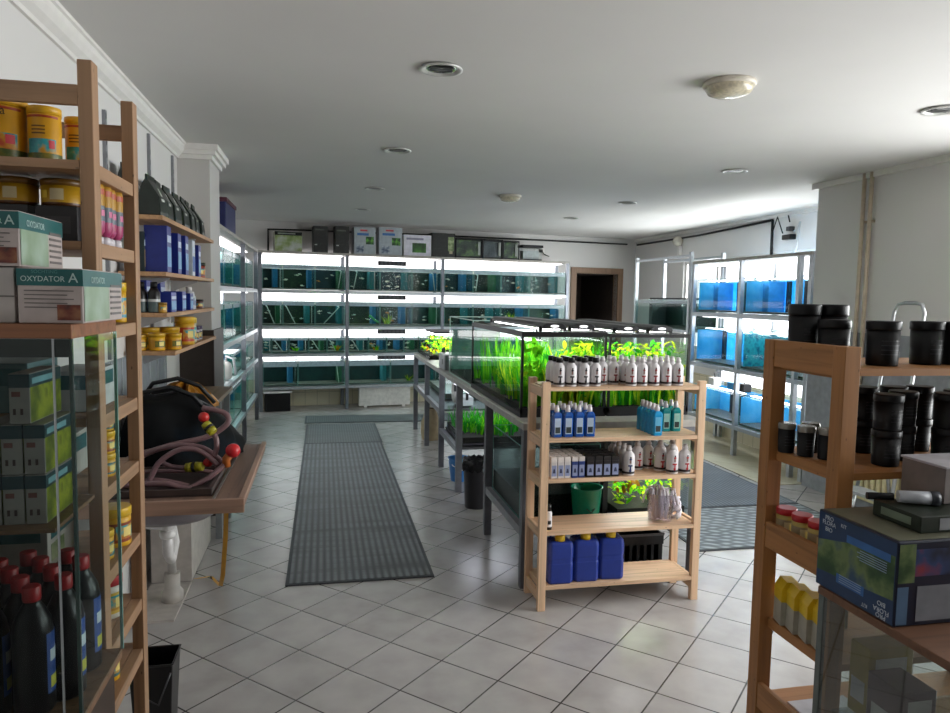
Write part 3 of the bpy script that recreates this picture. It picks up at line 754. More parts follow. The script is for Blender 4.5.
MB().box(.04, -.003, .235, .30, -.001, .265).build('title_line', P('#8b86a0', .5), c)
c = carton('tall dark carton with a green side label, on the back rack past the white carton', bw(1.275, .05, ZT), AX, .36, .25, .355, BKB, BLACK)
MB().box(.25, -.003, .09, .34, -.001, .30).build('green_label', printed('leaf_label', [(.3, '#3b4f2b'), (.5, '#7d9060'), (.7, '#b9c39b')], 16), c)
MB().box(.27, -.004, .05, .32, -.002, .09).build('price_tag', P('#b5a98c', .5), c)
for (s, w, h, lb, wh) in ((1.65, .43, .30, 'black-framed small tank set on the back rack, next to the dark carton', 0), (2.09, .33, .30, 'black-framed small tank set on the back rack, middle one of three', 0), (2.43, .27, .29, 'black-framed small tank set with green picture on the back rack, last before the lidded one', 1)):
    t = thing('tank_set', lb, 'aquarium', bw(s, .06, ZT), AX)
    mb = MB()
    for x in (0, w-.012): mb.box(x, 0, 0, x+.012, .012, h).box(x, .21, 0, x+.012, .222, h)
    mb.box(0, 0, h-.02, w, .222, h).box(0, 0, 0, w, .222, .025); mb.build('black_frame', BLACK, t)
    MB().quad((.012, .004, .025), (w-.012, .004, .025), (w-.012, .004, h-.02), (.012, .004, h-.02)).build('front_pane', GLASS, t)
    MB().box(.02, .02, .026, w-.02, .2, h-.03).build('inner_pack', printed('inner_pack_a', [(.3, '#23282a'), (.5, '#3d4a3b'), (.62, '#5f7a48'), (.8, '#3a4148')], 9) if wh or s < 2 else printed('inner_pack_b', [(.3, '#2c3136'), (.6, '#4d5459'), (.8, '#6a7176')], 6), t)
    MB().box(w-.07, .0, .05, w-.03, .003, h-.05).build('leaflet', P('#8f958f', .5), t)
t = thing('tank_set', 'small clear tank with flat black lid at the doorway end of the back rack', 'aquarium', bw(2.76, .06, ZT), AX)
MB().box(0, 0, 0, .33, .2, .02).build('base', BLACK, t)
MB().quad((0, 0, .02), (.33, 0, .02), (.33, 0, .2), (0, 0, .2)).quad((0, .2, .02), (.33, .2, .02), (.33, .2, .2), (0, .2, .2)).quad((0, 0, .02), (0, .2, .02), (0, .2, .2), (0, 0, .2)).quad((.33, 0, .02), (.33, .2, .02), (.33, .2, .2), (.33, 0, .2)).build('glass', GLASS, t)
MB().box(.03, .05, .021, .30, .18, .15).build('inner_pack', P('#b9bcbe', .5), t)
MB().box(-.01, -.01, .2, .35, .21, .24).build('lid', BLACK, t, .006)
t = thing('storage_crate', 'blue crate with white label on top of the sink-side rack', 'crate', (-1.18, 7.25, 2.222))
MB().prism([(0, 0), (.27, 0), (.27, .75), (0, .75)], 0, .30).build('crate_body', P('#252c5e', .5), t, .01)
MB().box(-.01, -.01, .30, .28, .76, .34).build('rim', P('#5a2a3a', .5), t, .006)
MB().quad((.02, -.002, .20), (.2, -.002, .20), (.2, -.002, .28), (.02, -.002, .28)).build('label_card', WHITE, t)
MB().quad((.05, -.003, .245), (.13, -.003, .245), (.13, -.003, .265), (.05, -.003, .265)).build('label_print', RED, t)
# --- under the back rack
t = thing('storage_crate', 'black crate with white rim on the floor under the back rack', 'crate', bw(-1.17, -.02, 0), AX)
MB().prism([(.02, .02), (.37, .02), (.37, .32), (.02, .32)], 0, .26).build('crate_body', BLACK, t, .01)
MB().box(0, 0, .26, .39, .34, .285).build('rim', P('#d5d6d4', .4), t, .005)
t = thing('radiator', 'flat white ribbed radiator on the floor under the back rack', 'radiator', bw(.19, .06, 0), AX)
mb = MB().box(0, 0, .03, .77, .07, .29)
for k in range(24): mb.box(.012+.0315*k, -.008, .05, .03+.0315*k, 0, .27)
mb.build('heating_panel', P('#d7d5cf', .4), t)
MB().box(-.005, -.012, .29, .775, .08, .305).build('top_grille', WHITE, t)
for x in (.08, .66): MB().box(x, .02, 0, x+.04, .06, .03).build('foot', WHITE, t)

# ------------------------------------------------------------------ long steel table with the planted tanks
TX0, TX1, TY0, TY1, TZ = 1.09, 2.20, 3.80, 8.80, .955
TM = P('#6f7077', .45, .35)
tb = thing('tank_table', 'long grey steel table in the middle of the shop carrying planted tanks', 'table', (TX0, TY0, 0))
W, L = TX1-TX0, TY1-TY0
MB().box(0, 0, TZ-.04, W, L, TZ).build('table_top', P('#a8a6a2', .5), tb, .003)
for y in (0, .94, 2.04, 2.96, 3.96, L-.05):
    for x in (0.005, W-.055): MB().box(x, y+.003, 0, x+.05, y+.053, TZ-.04).build('leg', TM, tb)
for (a, b, z) in ((0.055, .94, .345), (2.095, 2.96, .385), (3.015, L-.055, .57)):
    for x in (.008, W-.045): MB().box(x, a, z-.05, x+.037, b, z).build('side_rail', P('#86868c', .4, .4), tb)
    MB().box(.045, a, z-.03, W-.045, b, z-.012).build('lower_shelf', P('#4a4a4c', .5), tb)
MB().box(.055, .003, TZ-.10, W-.055, .04, TZ-.04).build('apron', TM, tb)

# frames and lamps of the two front tanks
def framed_tank(label, x, y, z, w, d, h, rim):
    t = thing('planted_aquarium', label, 'aquarium', (x, y, z))
    mb = MB()
    for xx in (0, w): mb.quad((xx, 0, 0), (xx, d, 0), (xx, d, h), (xx, 0, h), 0)
    mb.quad((0, 0, 0), (w, 0, 0), (w, 0, h), (0, 0, h), 0); mb.quad((0, d, 0), (w, d, 0), (w, d, h), (0, d, h), 0)
    mb.build('glass', GLASS, t)
    f = MB(); r = rim; k = .014
    f.box(-.003, -.003, h-r, w+.003, r*.6, h+.003).box(-.003, d-r*.6, h-r, w+.003, d+.003, h+.003).box(-.003, r*.6, h-r, r*.6, d-r*.6, h+.003).box(w-r*.6, r*.6, h-r, w+.003, d-r*.6, h+.003)
    f.box(-.003, -.003, 0, w+.003, .012, .055).box(-.003, d-.012, 0, w+.003, d+.003, .055).box(-.003, .012, 0, .012, d-.012, .03).box(w-.012, .012, 0, w+.003, d-.012, .03)
    for xx in (-.003, w+.003-k):
        for yy in (-.003, d+.003-k): f.box(xx, yy, .02, xx+k, yy+k, h-r)
    f.build('black_frame', BLACK, t)
    MB().box(.016, .016, .006, w-.016, d-.016, h*.90).build('water', glassy('plant_water', (.95, .985, .96), .02), t)
    MB().box(.016, .016, .004, w-.016, d-.016, .06).build('gravel_bed', P('#15140f', .9), t)
    return t
framed_tank('black-framed planted tank full of eelgrass at the sink side of the table front', 1.125, 3.985, TZ+.001, .52, 1.42, .50, .028)
framed_tank('black-framed planted tank of leafy plants at the window side of the table front', 1.665, 3.985, TZ+.001, .52, 1.42, .49, .018)
rng = random.Random(21)
mb = MB()
for k in range(64):
    tuft(mb, rng.uniform(1.17, 1.60), rng.uniform(4.06, 5.34), TZ+.06, rng.uniform(.30, .44), 7, .08, rng, .0075, 0, .9, 1)
for k in range(26): tuft(mb, rng.uniform(1.17, 1.27), rng.uniform(4.1, 4.75), TZ+.06, rng.uniform(.16, .30), 7, .07, rng, .008, 1, 1.1, 1)
for k in range(30): tuft(mb, rng.uniform(1.17, 1.60), rng.uniform(4.06, 5.3), TZ+.06, rng.uniform(.28, .42), 6, .09, rng, .009, 2, .9, 1)
for k in range(34): tuft(mb, rng.uniform(1.15, 1.62), rng.uniform(4.01, 4.08), TZ+.05, rng.uniform(.22, .42), 7, .10, rng, .011, 0 if k % 4 else 1, 1.1, 1)
leaf_cloud(mb, 1.15, 1.30, 4.01, 4.10, TZ+.10, TZ+.44, 60, .045, rng, 1, 0)
leaf_cloud(mb, 1.40, 1.61, 4.01, 4.16, TZ+.34, TZ+.43, 30, .032, rng, 1, 1)
leaf_cloud(mb, 1.15, 1.62, 4.01, 4.14, TZ+.05, TZ+.36, 70, .036, rng, 3, 0)
plants('aquatic_plants', 'thicket of bright green eelgrass filling the front tank on the sink side', mb, LF, (1.135, 1.635, 3.998, 5.395))
mb = MB()
for k in range(40): tuft(mb, rng.uniform(1.71, 2.13), rng.uniform(4.1, 5.3), TZ+.06, rng.uniform(.2, .4), 7, .1, rng, .009, rng.randrange(3), 1, 1)
for k in range(30): tuft(mb, rng.uniform(1.69, 2.16), rng.uniform(4.01, 4.10), TZ+.05, rng.uniform(.22, .42), 7, .10, rng, .009, k % 3, 1, 1)
leaf_cloud(mb, 1.69, 2.17, 4.01, 4.30, TZ+.08, TZ+.43, 300, .028, rng, 3, 0)
leaf_cloud(mb, 1.69, 2.17, 4.01, 4.2, TZ+.30, TZ+.43, 120, .022, rng, 2, 0)
plants('aquatic_plants', 'dense yellow-green leafy plants filling the front tank on the window side', mb, LF, (1.675, 2.175, 3.998, 5.395))
LED = emis('#ffffff', 20)
def lamp(label, x, y0, y1, z, strip=True):
    t = thing('aquarium_lamp', label, 'lamp', (x, y0, z))
    L = y1-y0
    prof = [(-.075, 0), (-.07, .016), (-.045, .030), (.045, .030), (.07, .016), (.075, 0), (.06, -.006), (-.06, -.006)]
    ho = MB().prism(prof, 0, L, 0, 'y').build('housing', P('#202024', .35), t, .003)
    e = MB(); n = 16
    e.poly([(.027*math.cos(2*PI*k/n), -.002, .012+.008*math.sin(2*PI*k/n)) for k in range(n)]); e.build('end_light', emis('#ffffff', 1.6), ho)
    if strip: MB().box(-.05, .05, -.012, .05, L-.05, -.007).build('light_strip', LED, ho)
    for y in (.03, L-.05): MB().box(-.085, y, -.02, -.065, y+.02, .01).box(.065, y, -.02, .085, y+.02, .01).build('foot', DARK, t)
lamp('black lamp bar over the eelgrass tank, one on the sink side', 1.335, 4.03, 5.38, TZ+.523)
lamp('black lamp bar over the eelgrass tank, one beside the leafy tank', 1.515, 4.03, 5.38, TZ+.523)
lamp('black lamp bar over the leafy tank, one beside the eelgrass tank', 1.80, 4.03, 5.38, TZ+.513)
lamp('black lamp bar over the leafy tank, one on the window side', 2.02, 4.03, 5.38, TZ+.513)

# clear tank behind, far planted tank, filter between
t = tank('taller clear rimless tank behind the eelgrass tank on the long table', (1.64, 5.43, TZ+.001), 0, .001, .001, .001) if False else None
t = thing('aquarium', 'taller clear rimless tank standing behind the eelgrass tank on the table', 'aquarium', (1.135, 5.44, TZ+.001))
mb = MB(); w, d, h = .50, 1.05, .52
for x in (0, w): mb.quad((x, 0, 0), (x, d, 0), (x, d, h), (x, 0, h), 0)
mb.quad((0, 0, 0), (w, 0, 0), (w, 0, h), (0, 0, h), 0); mb.quad((0, d, 0), (w, d, 0), (w, d, h), (0, d, h), 0)
for x in (0, w-.008):
    for y in (0, d-.008): mb.box(x, y, 0, x+.008, y+.008, h, 1)
for z in (0, h-.007): mb.box(-.001, .008, z, .008, d-.008, z+.007, 1).box(w-.008, .008, z, w+.001, d-.008, z+.007, 1).box(.008, -.001, z, w-.008, .008, z+.007, 1).box(.008, d-.008, z, w-.008, d+.001, z+.007, 1)
mb.build('glass', [GLASS, P('#d8f2ea', .2, 0, .05)], t)
MB().box(.01, .01, .008, w-.01, d-.01, .36).build('water', glassy('green_water', (.92, .98, .95), .03), t)
MB().box(.012, .012, .005, w-.012, d-.012, .03).build('gravel_bed', P('#2c2f2b', .9), t)
MB().box(.02, d-.016, .03, w-.02, d-.012, .40).build('back_panel', P('#5c8a80', .6), t)
mb = MB()
for k in range(12): tuft(mb, rng.uniform(1.2, 1.56), rng.uniform(5.55, 6.2), TZ+.035, rng.uniform(.15, .3), 6, .1, rng, .008, k % 2, 1, 1)
plants('aquatic_plants', 'loose green stems inside the clear rimless tank on the table', mb, [LF[2], LF[0]], (1.15, 1.62, 5.46, 6.47))
t = thing('planted_aquarium', 'small planted tank at the far end of the long table, dark lid', 'aquarium', (1.135, 7.76, TZ+.001))
w, d, h = .50, .98, .29
mb = MB()
for x in (0, w): mb.quad((x, 0, 0), (x, d, 0), (x, d, h), (x, 0, h), 0)
mb.quad((0, 0, 0), (w, 0, 0), (w, 0, h), (0, 0, h), 0); mb.quad((0, d, 0), (w, d, 0), (w, d, h), (0, d, h), 0)
for x in (0, w-.008):
    for y in (0, d-.008): mb.box(x, y, 0, x+.008, y+.008, h, 1)
mb.build('glass', [GLASS, P('#263029', .3)], t)
MB().box(.012, .012, .005, w-.012, d-.012, .05).build('gravel_bed', P('#1a1815', .9), t)
MB().box(.01, .01, .05, w-.01, d-.01, .24).build('water', glassy('plant_water', (.95, .985, .96), .02), t)
MB().box(.05, .02, h, w, .7, h+.02).build('lid', DARK, t, .004)
MB().box(.08, .05, h-.012, w-.05, .68, h-.004).build('light_strip', LED, t)
mb = MB()
leaf_cloud(mb, 1.17, 1.60, 7.82, 8.68, TZ+.06, TZ+.23, 150, .04, rng, 2, 0)
leaf_cloud(mb, 1.17, 1.26, 7.85, 8.2, TZ+.05, TZ+.12, 14, .03, rng, 1, 2)
plants('aquatic_plants', 'yellow-green plants with an orange patch in the far small tank', mb, [LF[1], LF[0], leafy('#b5651d', '#d98f2b', 'leaf_orange')], (1.15, 1.62, 7.78, 8.72))
t = thing('hang_on_filter', 'pale grey hang-on filter standing on the table before the far planted tank', 'filter', (1.12, 6.66, TZ+.001))
MB().box(0, 0, 0, .14, .34, .15).build('filter_body', P('#8d9498', .35), t, .012)
MB().box(-.002, .08, .05, .0, .14, .10).build('dial', P('#3c4145', .4), t)
MB().tube([(.05, .3, .15), (.05, .32, .19), (.05, .40, .18), (.05, .42, .02)], .012, 8).build('intake_tube', P('#3f4448', .4), t)

# lower shelf of the table
t = tank('murky tank with grey-green gravel on the lower shelf, behind the pine rack', (1.135, 4.70, .346), -PI/2, .70, .50, .44, P('#0f1a1a', .6), (), water=.8, cover=False, gravel=.13, wall_m=glassy('murky_water', (.45, .52, .52), .02))
t2 = thing('aquarium_plinth', 'black plastic plinth behind the murky lower tank under the table', 'plinth', (1.66, 4.0, .346))
MB().box(0, 0, 0, .03, .70, .55).build('plinth_board', P('#141615', .5), t2)
MB().box(-.006, .03, .05, 0, .67, .09).build('edge_strip', DARK, t2)
t = thing('planted_aquarium', 'low planted nursery tank under the table, lit white from above', 'aquarium', (1.16, 5.93, .400))
w, d, h = .62, .82, .36
mb = MB()
for x in (0, w): mb.quad((x, 0, 0), (x, d, 0), (x, d, h), (x, 0, h), 0)
mb.quad((0, 0, 0), (w, 0, 0), (w, 0, h), (0, 0, h), 0); mb.quad((0, d, 0), (w, d, 0), (w, d, h), (0, d, h), 0)
mb.build('glass', GLASS, t)
MB().box(-.005, -.005, -.014, w+.005, d+.005, 0).build('tank_base', P('#3a3844', .5), t)
MB().box(.01, .01, .004, w-.01, d-.01, .05).build('gravel_bed', P('#1c1a16', .9), t)
MB().box(.06, .06, h+.065, .56, d-.06, h+.08).build('light_strip', emis('#eef0ff', 3.5), t)
for (x, y) in ((.05, .1), (.55, .1), (.05, .68), (.55, .68)): MB().box(x, y, h, x+.02, y+.02, h+.064).build('lamp_foot', DARK, t)
mb = MB()
for k in range(40): tuft(mb, rng.uniform(1.19, 1.75), rng.uniform(5.98, 6.70), .45, rng.uniform(.10, .26), 8, .10, rng, .007, rng.randrange(2), 1, 1)
plants('aquatic_plants', 'fine green plants in the low nursery tank under the table', mb, [LF[2], LF[0]], (1.17, 1.77, 5.94, 6.74))
# planted tank seen through the pine rack, on the window half of the lower shelf
t = thing('planted_aquarium', 'lit planted tank on the lower table shelf, seen through the pine rack', 'aquarium', (1.72, 3.93, .346))
w, d, h = .46, .50, .36
mb = MB()
for x in (0, w): mb.quad((x, 0, 0), (x, d, 0), (x, d, h), (x, 0, h), 0)
mb.quad((0, 0, 0), (w, 0, 0), (w, 0, h), (0, 0, h), 0); mb.quad((0, d, 0), (w, d, 0), (w, d, h), (0, d, h), 0)
mb.build('glass', GLASS, t)
MB().box(.01, .01, .004, w-.01, d-.01, .05).build('gravel_bed', P('#15140f', .9), t)
MB().box(.04, .04, h+.01, w-.04, d-.04, h+.025).build('lamp_housing', DARK, t)
MB().box(.05, .05, h+.004, w-.05, d-.05, h+.01).build('light_strip', emis('#ffffff', 16), t)
mb = MB()
leaf_cloud(mb, 1.75, 2.15, 3.96, 4.30, .41, .66, 240, .028, rng, 2, 0); leaf_cloud(mb, 1.75, 1.9, 3.96, 4.1, .45, .6, 16, .03, rng, 1, 2)
plants('aquatic_plants', 'yellow-green carpet of leaves in the lit lower tank behind the pine rack', mb, [LF[0], LF[1], leafy('#7a5a22', '#b0702c', 'leaf_brown')], (1.73, 2.17, 3.94, 4.42))
t = thing('fish_net_bucket', 'translucent green bucket on the lower table shelf behind the pine rack', 'bucket', (1.52, 3.92, .346))
MB().lathe([(.075, 0, 0), (.095, .20, 0), (.10, .205, 0), (.088, .20, 0), (.07, .01, 0)], n=22, cap=False).build('bucket', P('#1f8a68', .25), t)
MB().tube([(.095, 0, .19), (.06, -.05, .12), (0, -.095, .07), (-.06, -.05, .12), (-.095, 0, .19)], .004, 8).build('handle', P('#123f33', .4), t)
# things under the far half of the table
t = thing('air_pump', 'white looped hose and pump on the lower shelf at the far end of the table', 'pump', (1.30, 7.0, .571))
MB().box(0, -.1, 0, .16, .14, .09).build('pump_body', P('#c8cacc', .4), t, .01)
MB().tube([(.0, .1+.09*math.cos(a*PI/6), .12+.09*math.sin(a*PI/6)) for a in range(-3, 11)], .016, 10).build('hose', WHITE, t)
t = thing('tank_lamp', 'bright lamp bar over the dark tank under the far end of the table', 'lamp', (1.28, 7.5, .84))
MB().box(0, 0, 0, .5, 1.0, .02).build('housing', P('#c9cdd2', .4), t)
MB().box(.02, .02, -.006, .48, .98, -.001).build('light_strip', emis('#eef2ff', 5), t)
for (x, y) in ((.03, .03), (.45, .03), (.03, .95), (.45, .95)): MB().box(x, y, -.03, x+.02, y+.02, 0).build('foot', P('#888c90', .4), t)
tank('dark low tank under the far end of the table, below a bright lamp', (1.26, 8.62, .572), -PI/2, 1.2, .55, .235, P('#101413', .6), (), water=.7, cover=False, gravel=.05)
t = thing('waste_bin', 'slim black waste bin with a plastic bag liner under the steel table', 'bin', (1.18, 5.42, 0))
MB().lathe([(.085, 0, 0), (.09, .01, 0), (.105, .36, 0), (.108, .37, 0), (.098, .37, 0), (.08, .03, 0)], n=24, cap=False).lathe([(.084, .003, 0), (.001, .004, 0)], n=24, cap=False).build('bin_body', P('#2b2a2e', .4), t)
mb = MB(); n = 40
for j, (r, z) in enumerate(((.112, .30), (.116, .345), (.112, .385), (.10, .39), (.09, .34), (.03, .30))):
    for k in range(n):
        rr = r + .006*math.sin(k*5.1+j)*(1 if j < 4 else .3); zz = z + (.012*math.sin(k*2.3+j) if j in (0, 3) else 0)
        mb.v.append((rr*math.cos(2*PI*k/n), rr*math.sin(2*PI*k/n), zz))
for j in range(5):
    for k in range(n): mb.f.append((j*n+k, j*n+(k+1) % n, (j+1)*n+(k+1) % n, (j+1)*n+k)); mb.m.append(0); mb.sm.append(True)
mb.build('bag_liner', P('#17171a', .25), t)
t = thing('bucket', 'small blue bucket on the floor under the steel table', 'bucket', (1.20, 6.25, 0))
MB().lathe([(.075, 0, 0), (.10, .20, 0), (.105, .21, 0), (.095, .205, 0), (.07, .015, 0), (.001, .012, 0)], n=22, cap=False).build('bucket', P('#2f74b8', .4), t)
MB().tube([(.10, 0, .20), (.07, -.06, .15), (0, -.105, .11), (-.07, -.06, .15), (-.10, 0, .20)], .005, 8).build('handle', WHITE, t)
t = thing('paper_sack', 'crumpled beige sack on the floor under the far end of the table', 'sack', (1.22, 8.15, 0))
mb = MB(); n = 16
for j, (r, z) in enumerate(((.12, 0), (.14, .08), (.13, .2), (.10, .3), (.05, .36))):
    for k in range(n): rr = r*(1+.12*math.sin(k*3.7+j*1.9)); mb.v.append((rr*math.cos(2*PI*k/n)*.8, rr*math.sin(2*PI*k/n), z))
for j in range(4):
    for k in range(n): mb.f.append((j*n+k, j*n+(k+1) % n, (j+1)*n+(k+1) % n, (j+1)*n+k)); mb.m.append(0); mb.sm.append(True)
mb.build('sack_body', P('#a08e70', .8), t); MB().tube([(.05, 0, .35), (0, .05, .355), (-.05, 0, .35), (0, -.05, .355), (.05, 0, .35)], .006, 6).build('tie', P('#6a5a3f', .7), t)

# ------------------------------------------------------------------ pine racks
def pine_rack(label, x0, x1, y0, y1, top, shelves, pw, pd, tone, side_rails, rail_h=.075, brace=True, rails_x=()):
    """open pine shelving: two end frames of two posts, side rails and boards. y0 is the aisle front"""
    t = thing('pine_shelving_unit', label, 'shelving unit', (x0, y0, 0))
    W, D = x1-x0, y1-y0
    wz, wx, wy = wood(tone, 2), wood(tone, 0), wood(tone, 1)
    for x in (0, W-pw):
        for y in (0, D-pd): MB().box(x, y, 0, x+pw, y+pd, top).build('post', wz, t, .002)
        for z in side_rails:
            xa = x+.003 if x == 0 else x+pw-.021
            MB().box(xa, pd, z-rail_h, xa+.018, D-pd, z).build('side_rail', wy, t, .002)
    for z in shelves:
        b = MB(); nb = 1
        xo = 0.004
        for k in range(nb):
            a, c = pd*.0+.001 + (D-.002)*k/nb, .001+(D-.002)*(k+1)/nb - .004
            b.box(pw+.001, a, z-.020, W-pw-.001, c, z)
        b.build('shelf', wx, t)
        MB().box(pw*(.55 if side_rails else .1), pd+.001, z-.034, pw, D-pd-.001, z).build('shelf_support', wy, t, .002)
        MB().box(W-pw, pd+.001, z-.034, W-pw*(.55 if side_rails else .1), D-pd-.001, z).build('shelf_support', wy, t, .002)
    for (y, z, hh) in rails_x:
        MB().box(pw, y, z-hh, W-pw, y+.016, z).build('cross_rail', wx, t, .002)
    return t
CS_T = [1.195, .925, .71, .43, .135]
pine_rack('waist-high pale pine rack of bottles before the planted tanks', 1.105, 2.03, 3.50, 3.77, 1.222, CS_T, .042, .030, W_C, [1.19, .925, .71, .44, .10], .05)

# --- bottles -------------------------------------------------------
PLA_W = P('#dcd8da', .35, 0, .04); PLA_C = P('#cfcacb', .3, 0, .04)
def drop_bottle(name, cap, cap_mat, fig_mat, r=.0295, h=.150, body=None):
    t = thing(name, 'x', 'bottle')
    body = body or PLA_W
    bo = MB().lathe([(r*.94, 0, 0), (r, .004, 0), (r, h*.62, 0), (r*.93, h*.70, 0), (r*.62, h*.78, 0), (r*.45, h*.82, 0), (r*.45, h*.86, 0)], n=20).build('bottle_body', body, t)
    if cap == 'wide': MB().lathe([(r*.60, h*.83, 0), (r*.62, h*.99, 0), (r*.55, h, 0)], n=18).build('cap', cap_mat, t)
    else: MB().lathe([(r*.50, h*.83, 0), (r*.50, h*.92, 0), (r*.36, h*.94, 0), (r*.40, h*1.0, 0), (r*.2, h*1.01, 0)], n=16).build('cap', cap_mat, t)
    l = MB(); R = r*1.012; q = h*.64
    for i in range(12): l.arc(R, 2*PI*i/12, 2*PI*(i+1)/12, q*.10, q*.22, 0, 2)
    o = -.08
    l.arc(R+.0002, o-.22, o+.16, q*.22, q*.34, 1, 3); l.arc(R+.0002, o-.12, o+.12, q*.34, q*.56, 1, 3); l.arc(R+.0002, o-.40, o+.34, q*.50, q*.58, 1, 4)
    l.arc(R+.0002, o-.17, o+.13, q*.66, q*.84, 2, 3); l.arc(R+.0002, o-.20, o+.20, q*.84, q*.92, 1, 3); l.arc(R+.0002, o-.10, o+.12, q*.92, q*1.02, 0, 3)
    l.build('label', [P('#241b20', .4), fig_mat, P('#8c6a62', .5)], bo)
    return t
TOPZ = 1.196
pb = drop_bottle('additive_bottle', 'wide', BLACK, P('#1d181c', .4)); 
rows = ['front row', 'middle row', 'back row']
for j in range(3):
    for k in range(4):
        place(pb, (1.203+.068*k+rng.uniform(-.003, .003), 3.540+.068*j+rng.uniform(-.003, .003), TOPZ), f'black-capped white bottle, {rows[j]}, {ORD[k]} from sink-side post, top of pine rack', rng.uniform(-.15, .15), 'black-capped bottles on the pine rack')
pr_ = drop_bottle('additive_bottle', 'nozzle', PLA_C, P('#8c2028', .4))
for j in range(3):
    for k in range(7):
        if j == 0 and k < 2: continue
        place(pr_, (1.470+.068*k+rng.uniform(-.003, .003), 3.540+.068*j+rng.uniform(-.003, .003), TOPZ), f'white red-figure bottle, {rows[j]}, {ORD[k]} after the black caps, top of pine rack', rng.uniform(-.15, .15), 'red-figure bottles on top of the pine rack')
def flask(name, body, cap_mat, label_mat, w=.055, d=.038, h=.168):
    t = thing(name, 'x', 'bottle')
    a, b = w/2, d/2; c = .008
    ring = lambda s: [(-a*s, -b*s+c), (-a*s+c, -b*s), (a*s-c, -b*s), (a*s, -b*s+c), (a*s, b*s-c), (a*s-c, b*s), (-a*s+c, b*s), (-a*s, b*s-c)]
    m = MB(); zs = [(0, .96), (.004, 1), (h*.68, 1), (h*.75, .8), (h*.79, .5)]
    for z, s in zs:
        m.v += [(x, y, z) for x, y in (ring(s) if s > .6 else [(x*.5, y*.6) for x, y in ring(1)])]
    for i in range(len(zs)-1):
        for k in range(8): m.f.append((i*8+k, i*8+(k+1) % 8, (i+1)*8+(k+1) % 8, (i+1)*8+k)); m.m.append(0); m.sm.append(False)
    m.f.append(tuple(range(8))[::-1]); m.m.append(0); m.sm.append(False); m.f.append(tuple(32+k for k in range(8))); m.m.append(0); m.sm.append(False)
    bo = m.build('bottle_body', body, t)
    MB().lathe([(.013, h*.79, 0), (.013, h*.9, 0), (.010, h*.93, 0), (.010, h, 0)], n=14).build('cap', cap_mat, t)
    q = MB(); y = -b-.0006
    q.quad((-a*.62, y, h*.10), (a*.62, y, h*.10), (a*.62, y, h*.60), (-a*.62, y, h*.60), 0)
    q.quad((-a*.5, y-.0003, h*.13), (a*.5, y-.0003, h*.13), (a*.5, y-.0003, h*.32), (-a*.5, y-.0003, h*.32), 1)
    q.build('label', [label_mat, P('#1d2a2a', .5)], bo)
    return t
BLU = P('#1c4f9c', .2, 0, .12, 40); CYA = P('#1f8fc4', .2, 0, .12, 40); TEA = P('#1d8a8c', .2, 0, .12, 40)
f1 = flask('water_care_bottle', BLU, PLA_W, P('#aebfd3', .4))
for j in range(3):
    for k in range(4):
        place(f1, (1.200+.061*k, 3.55+.068*j, .926), f'dark blue flask, {rows[j]}, {ORD[k]} from sink-side post, second shelf of pine rack', rng.uniform(-.08, .08), 'dark blue flasks on the pine rack')
f2 = flask('water_care_bottle', CYA, PLA_W, P('#5fb0d4', .4))
for j in range(5):
    place(f2, (1.760, 3.53+.045*j, .926), f'light blue flask, {ORD[j]} from front in its file, second shelf of pine rack', 0, 'light blue flasks on the pine rack')
f3 = flask('water_care_bottle', TEA, PLA_W, P('#9fcfc4', .4))
for k in range(2):
    for j in range(2):
        place(f3, (1.865+.062*k, 3.64+.055*j, .926), f'teal flask, {["nearer", "deeper"][j]} of the {["inner", "outer"][k]} pair, second shelf of pine rack', 0, 'teal flasks on the pine rack')
# third shelf: slim cartons and bottles
def slim_box(name, face, top, w=.034, d=.030, h=.112, cat='box'):
    t = thing(name, 'x', cat)
    bo = MB().box(-w/2, -d/2, 0, w/2, d/2, h*.78).build('box_body', face, t, .0015)
    MB().box(-w/2, -d/2, h*.78, w/2, d/2, h).build('box_top', top, t, .002)
    MB().quad((-w*.4, -d/2-.0006, h*.1), (w*.4, -d/2-.0006, h*.1), (w*.4, -d/2-.0006, h*.62), (-w*.4, -d/2-.0006, h*.62)).quad((-w*.22, -d/2-.001, h*.25), (w*.22, -d/2-.001, h*.25), (w*.1, -d/2-.001, h*.45), (-w*.1, -d/2-.001, h*.45), 1).build('label', [P('#8a93b5', .5), P('#2a3050', .5)], bo)
    return t
s1 = slim_box('test_kit_box', P('#cfc8c6', .5), P('#d8cfca', .5))
for k in range(3):
    for j in range(5): place(s1, (1.182+.037*k, 3.530+.045*j, .711), f'slim white carton, {ORD[j]} from front, {ORD[k]} file from sink-side post, third shelf', None, 'slim white cartons on the pine rack')
s2 = slim_box('test_kit_box', P('#253a78', .4), P('#cdc4bf', .5))
for k in range(2):
    for j in range(5): place(s2, (1.297+.038*k, 3.530+.045*j, .711), f'slim blue carton, {ORD[j]} from front, {["inner", "outer"][k]} blue file, third shelf', None, 'slim blue cartons on the pine rack')
s3 = slim_box('test_kit_box', P('#1b1416', .4), P('#141012', .4), .042, .036, .112)
for k in range(4):
    for j in range(4): place(s3, (1.382+.047*k, 3.530+.052*j, .711), f'slim black carton, {ORD[j]} from front, {ORD[k]} black file, third shelf of pine rack', None, 'slim black cartons on the pine rack')
nb = drop_bottle('additive_bottle', 'nozzle', PLA_C, P('#23306a', .4), .033, .158)
for j in range(4): place(nb, (1.612, 3.545+.067*j, .711), f'white blue-figure bottle, {ORD[j]} from front of its file, third shelf of pine rack', 0, 'blue-figure bottles on the pine rack')
nr = drop_bottle('additive_bottle', 'nozzle', PLA_C, P('#b01f2a', .4), .033, .158)
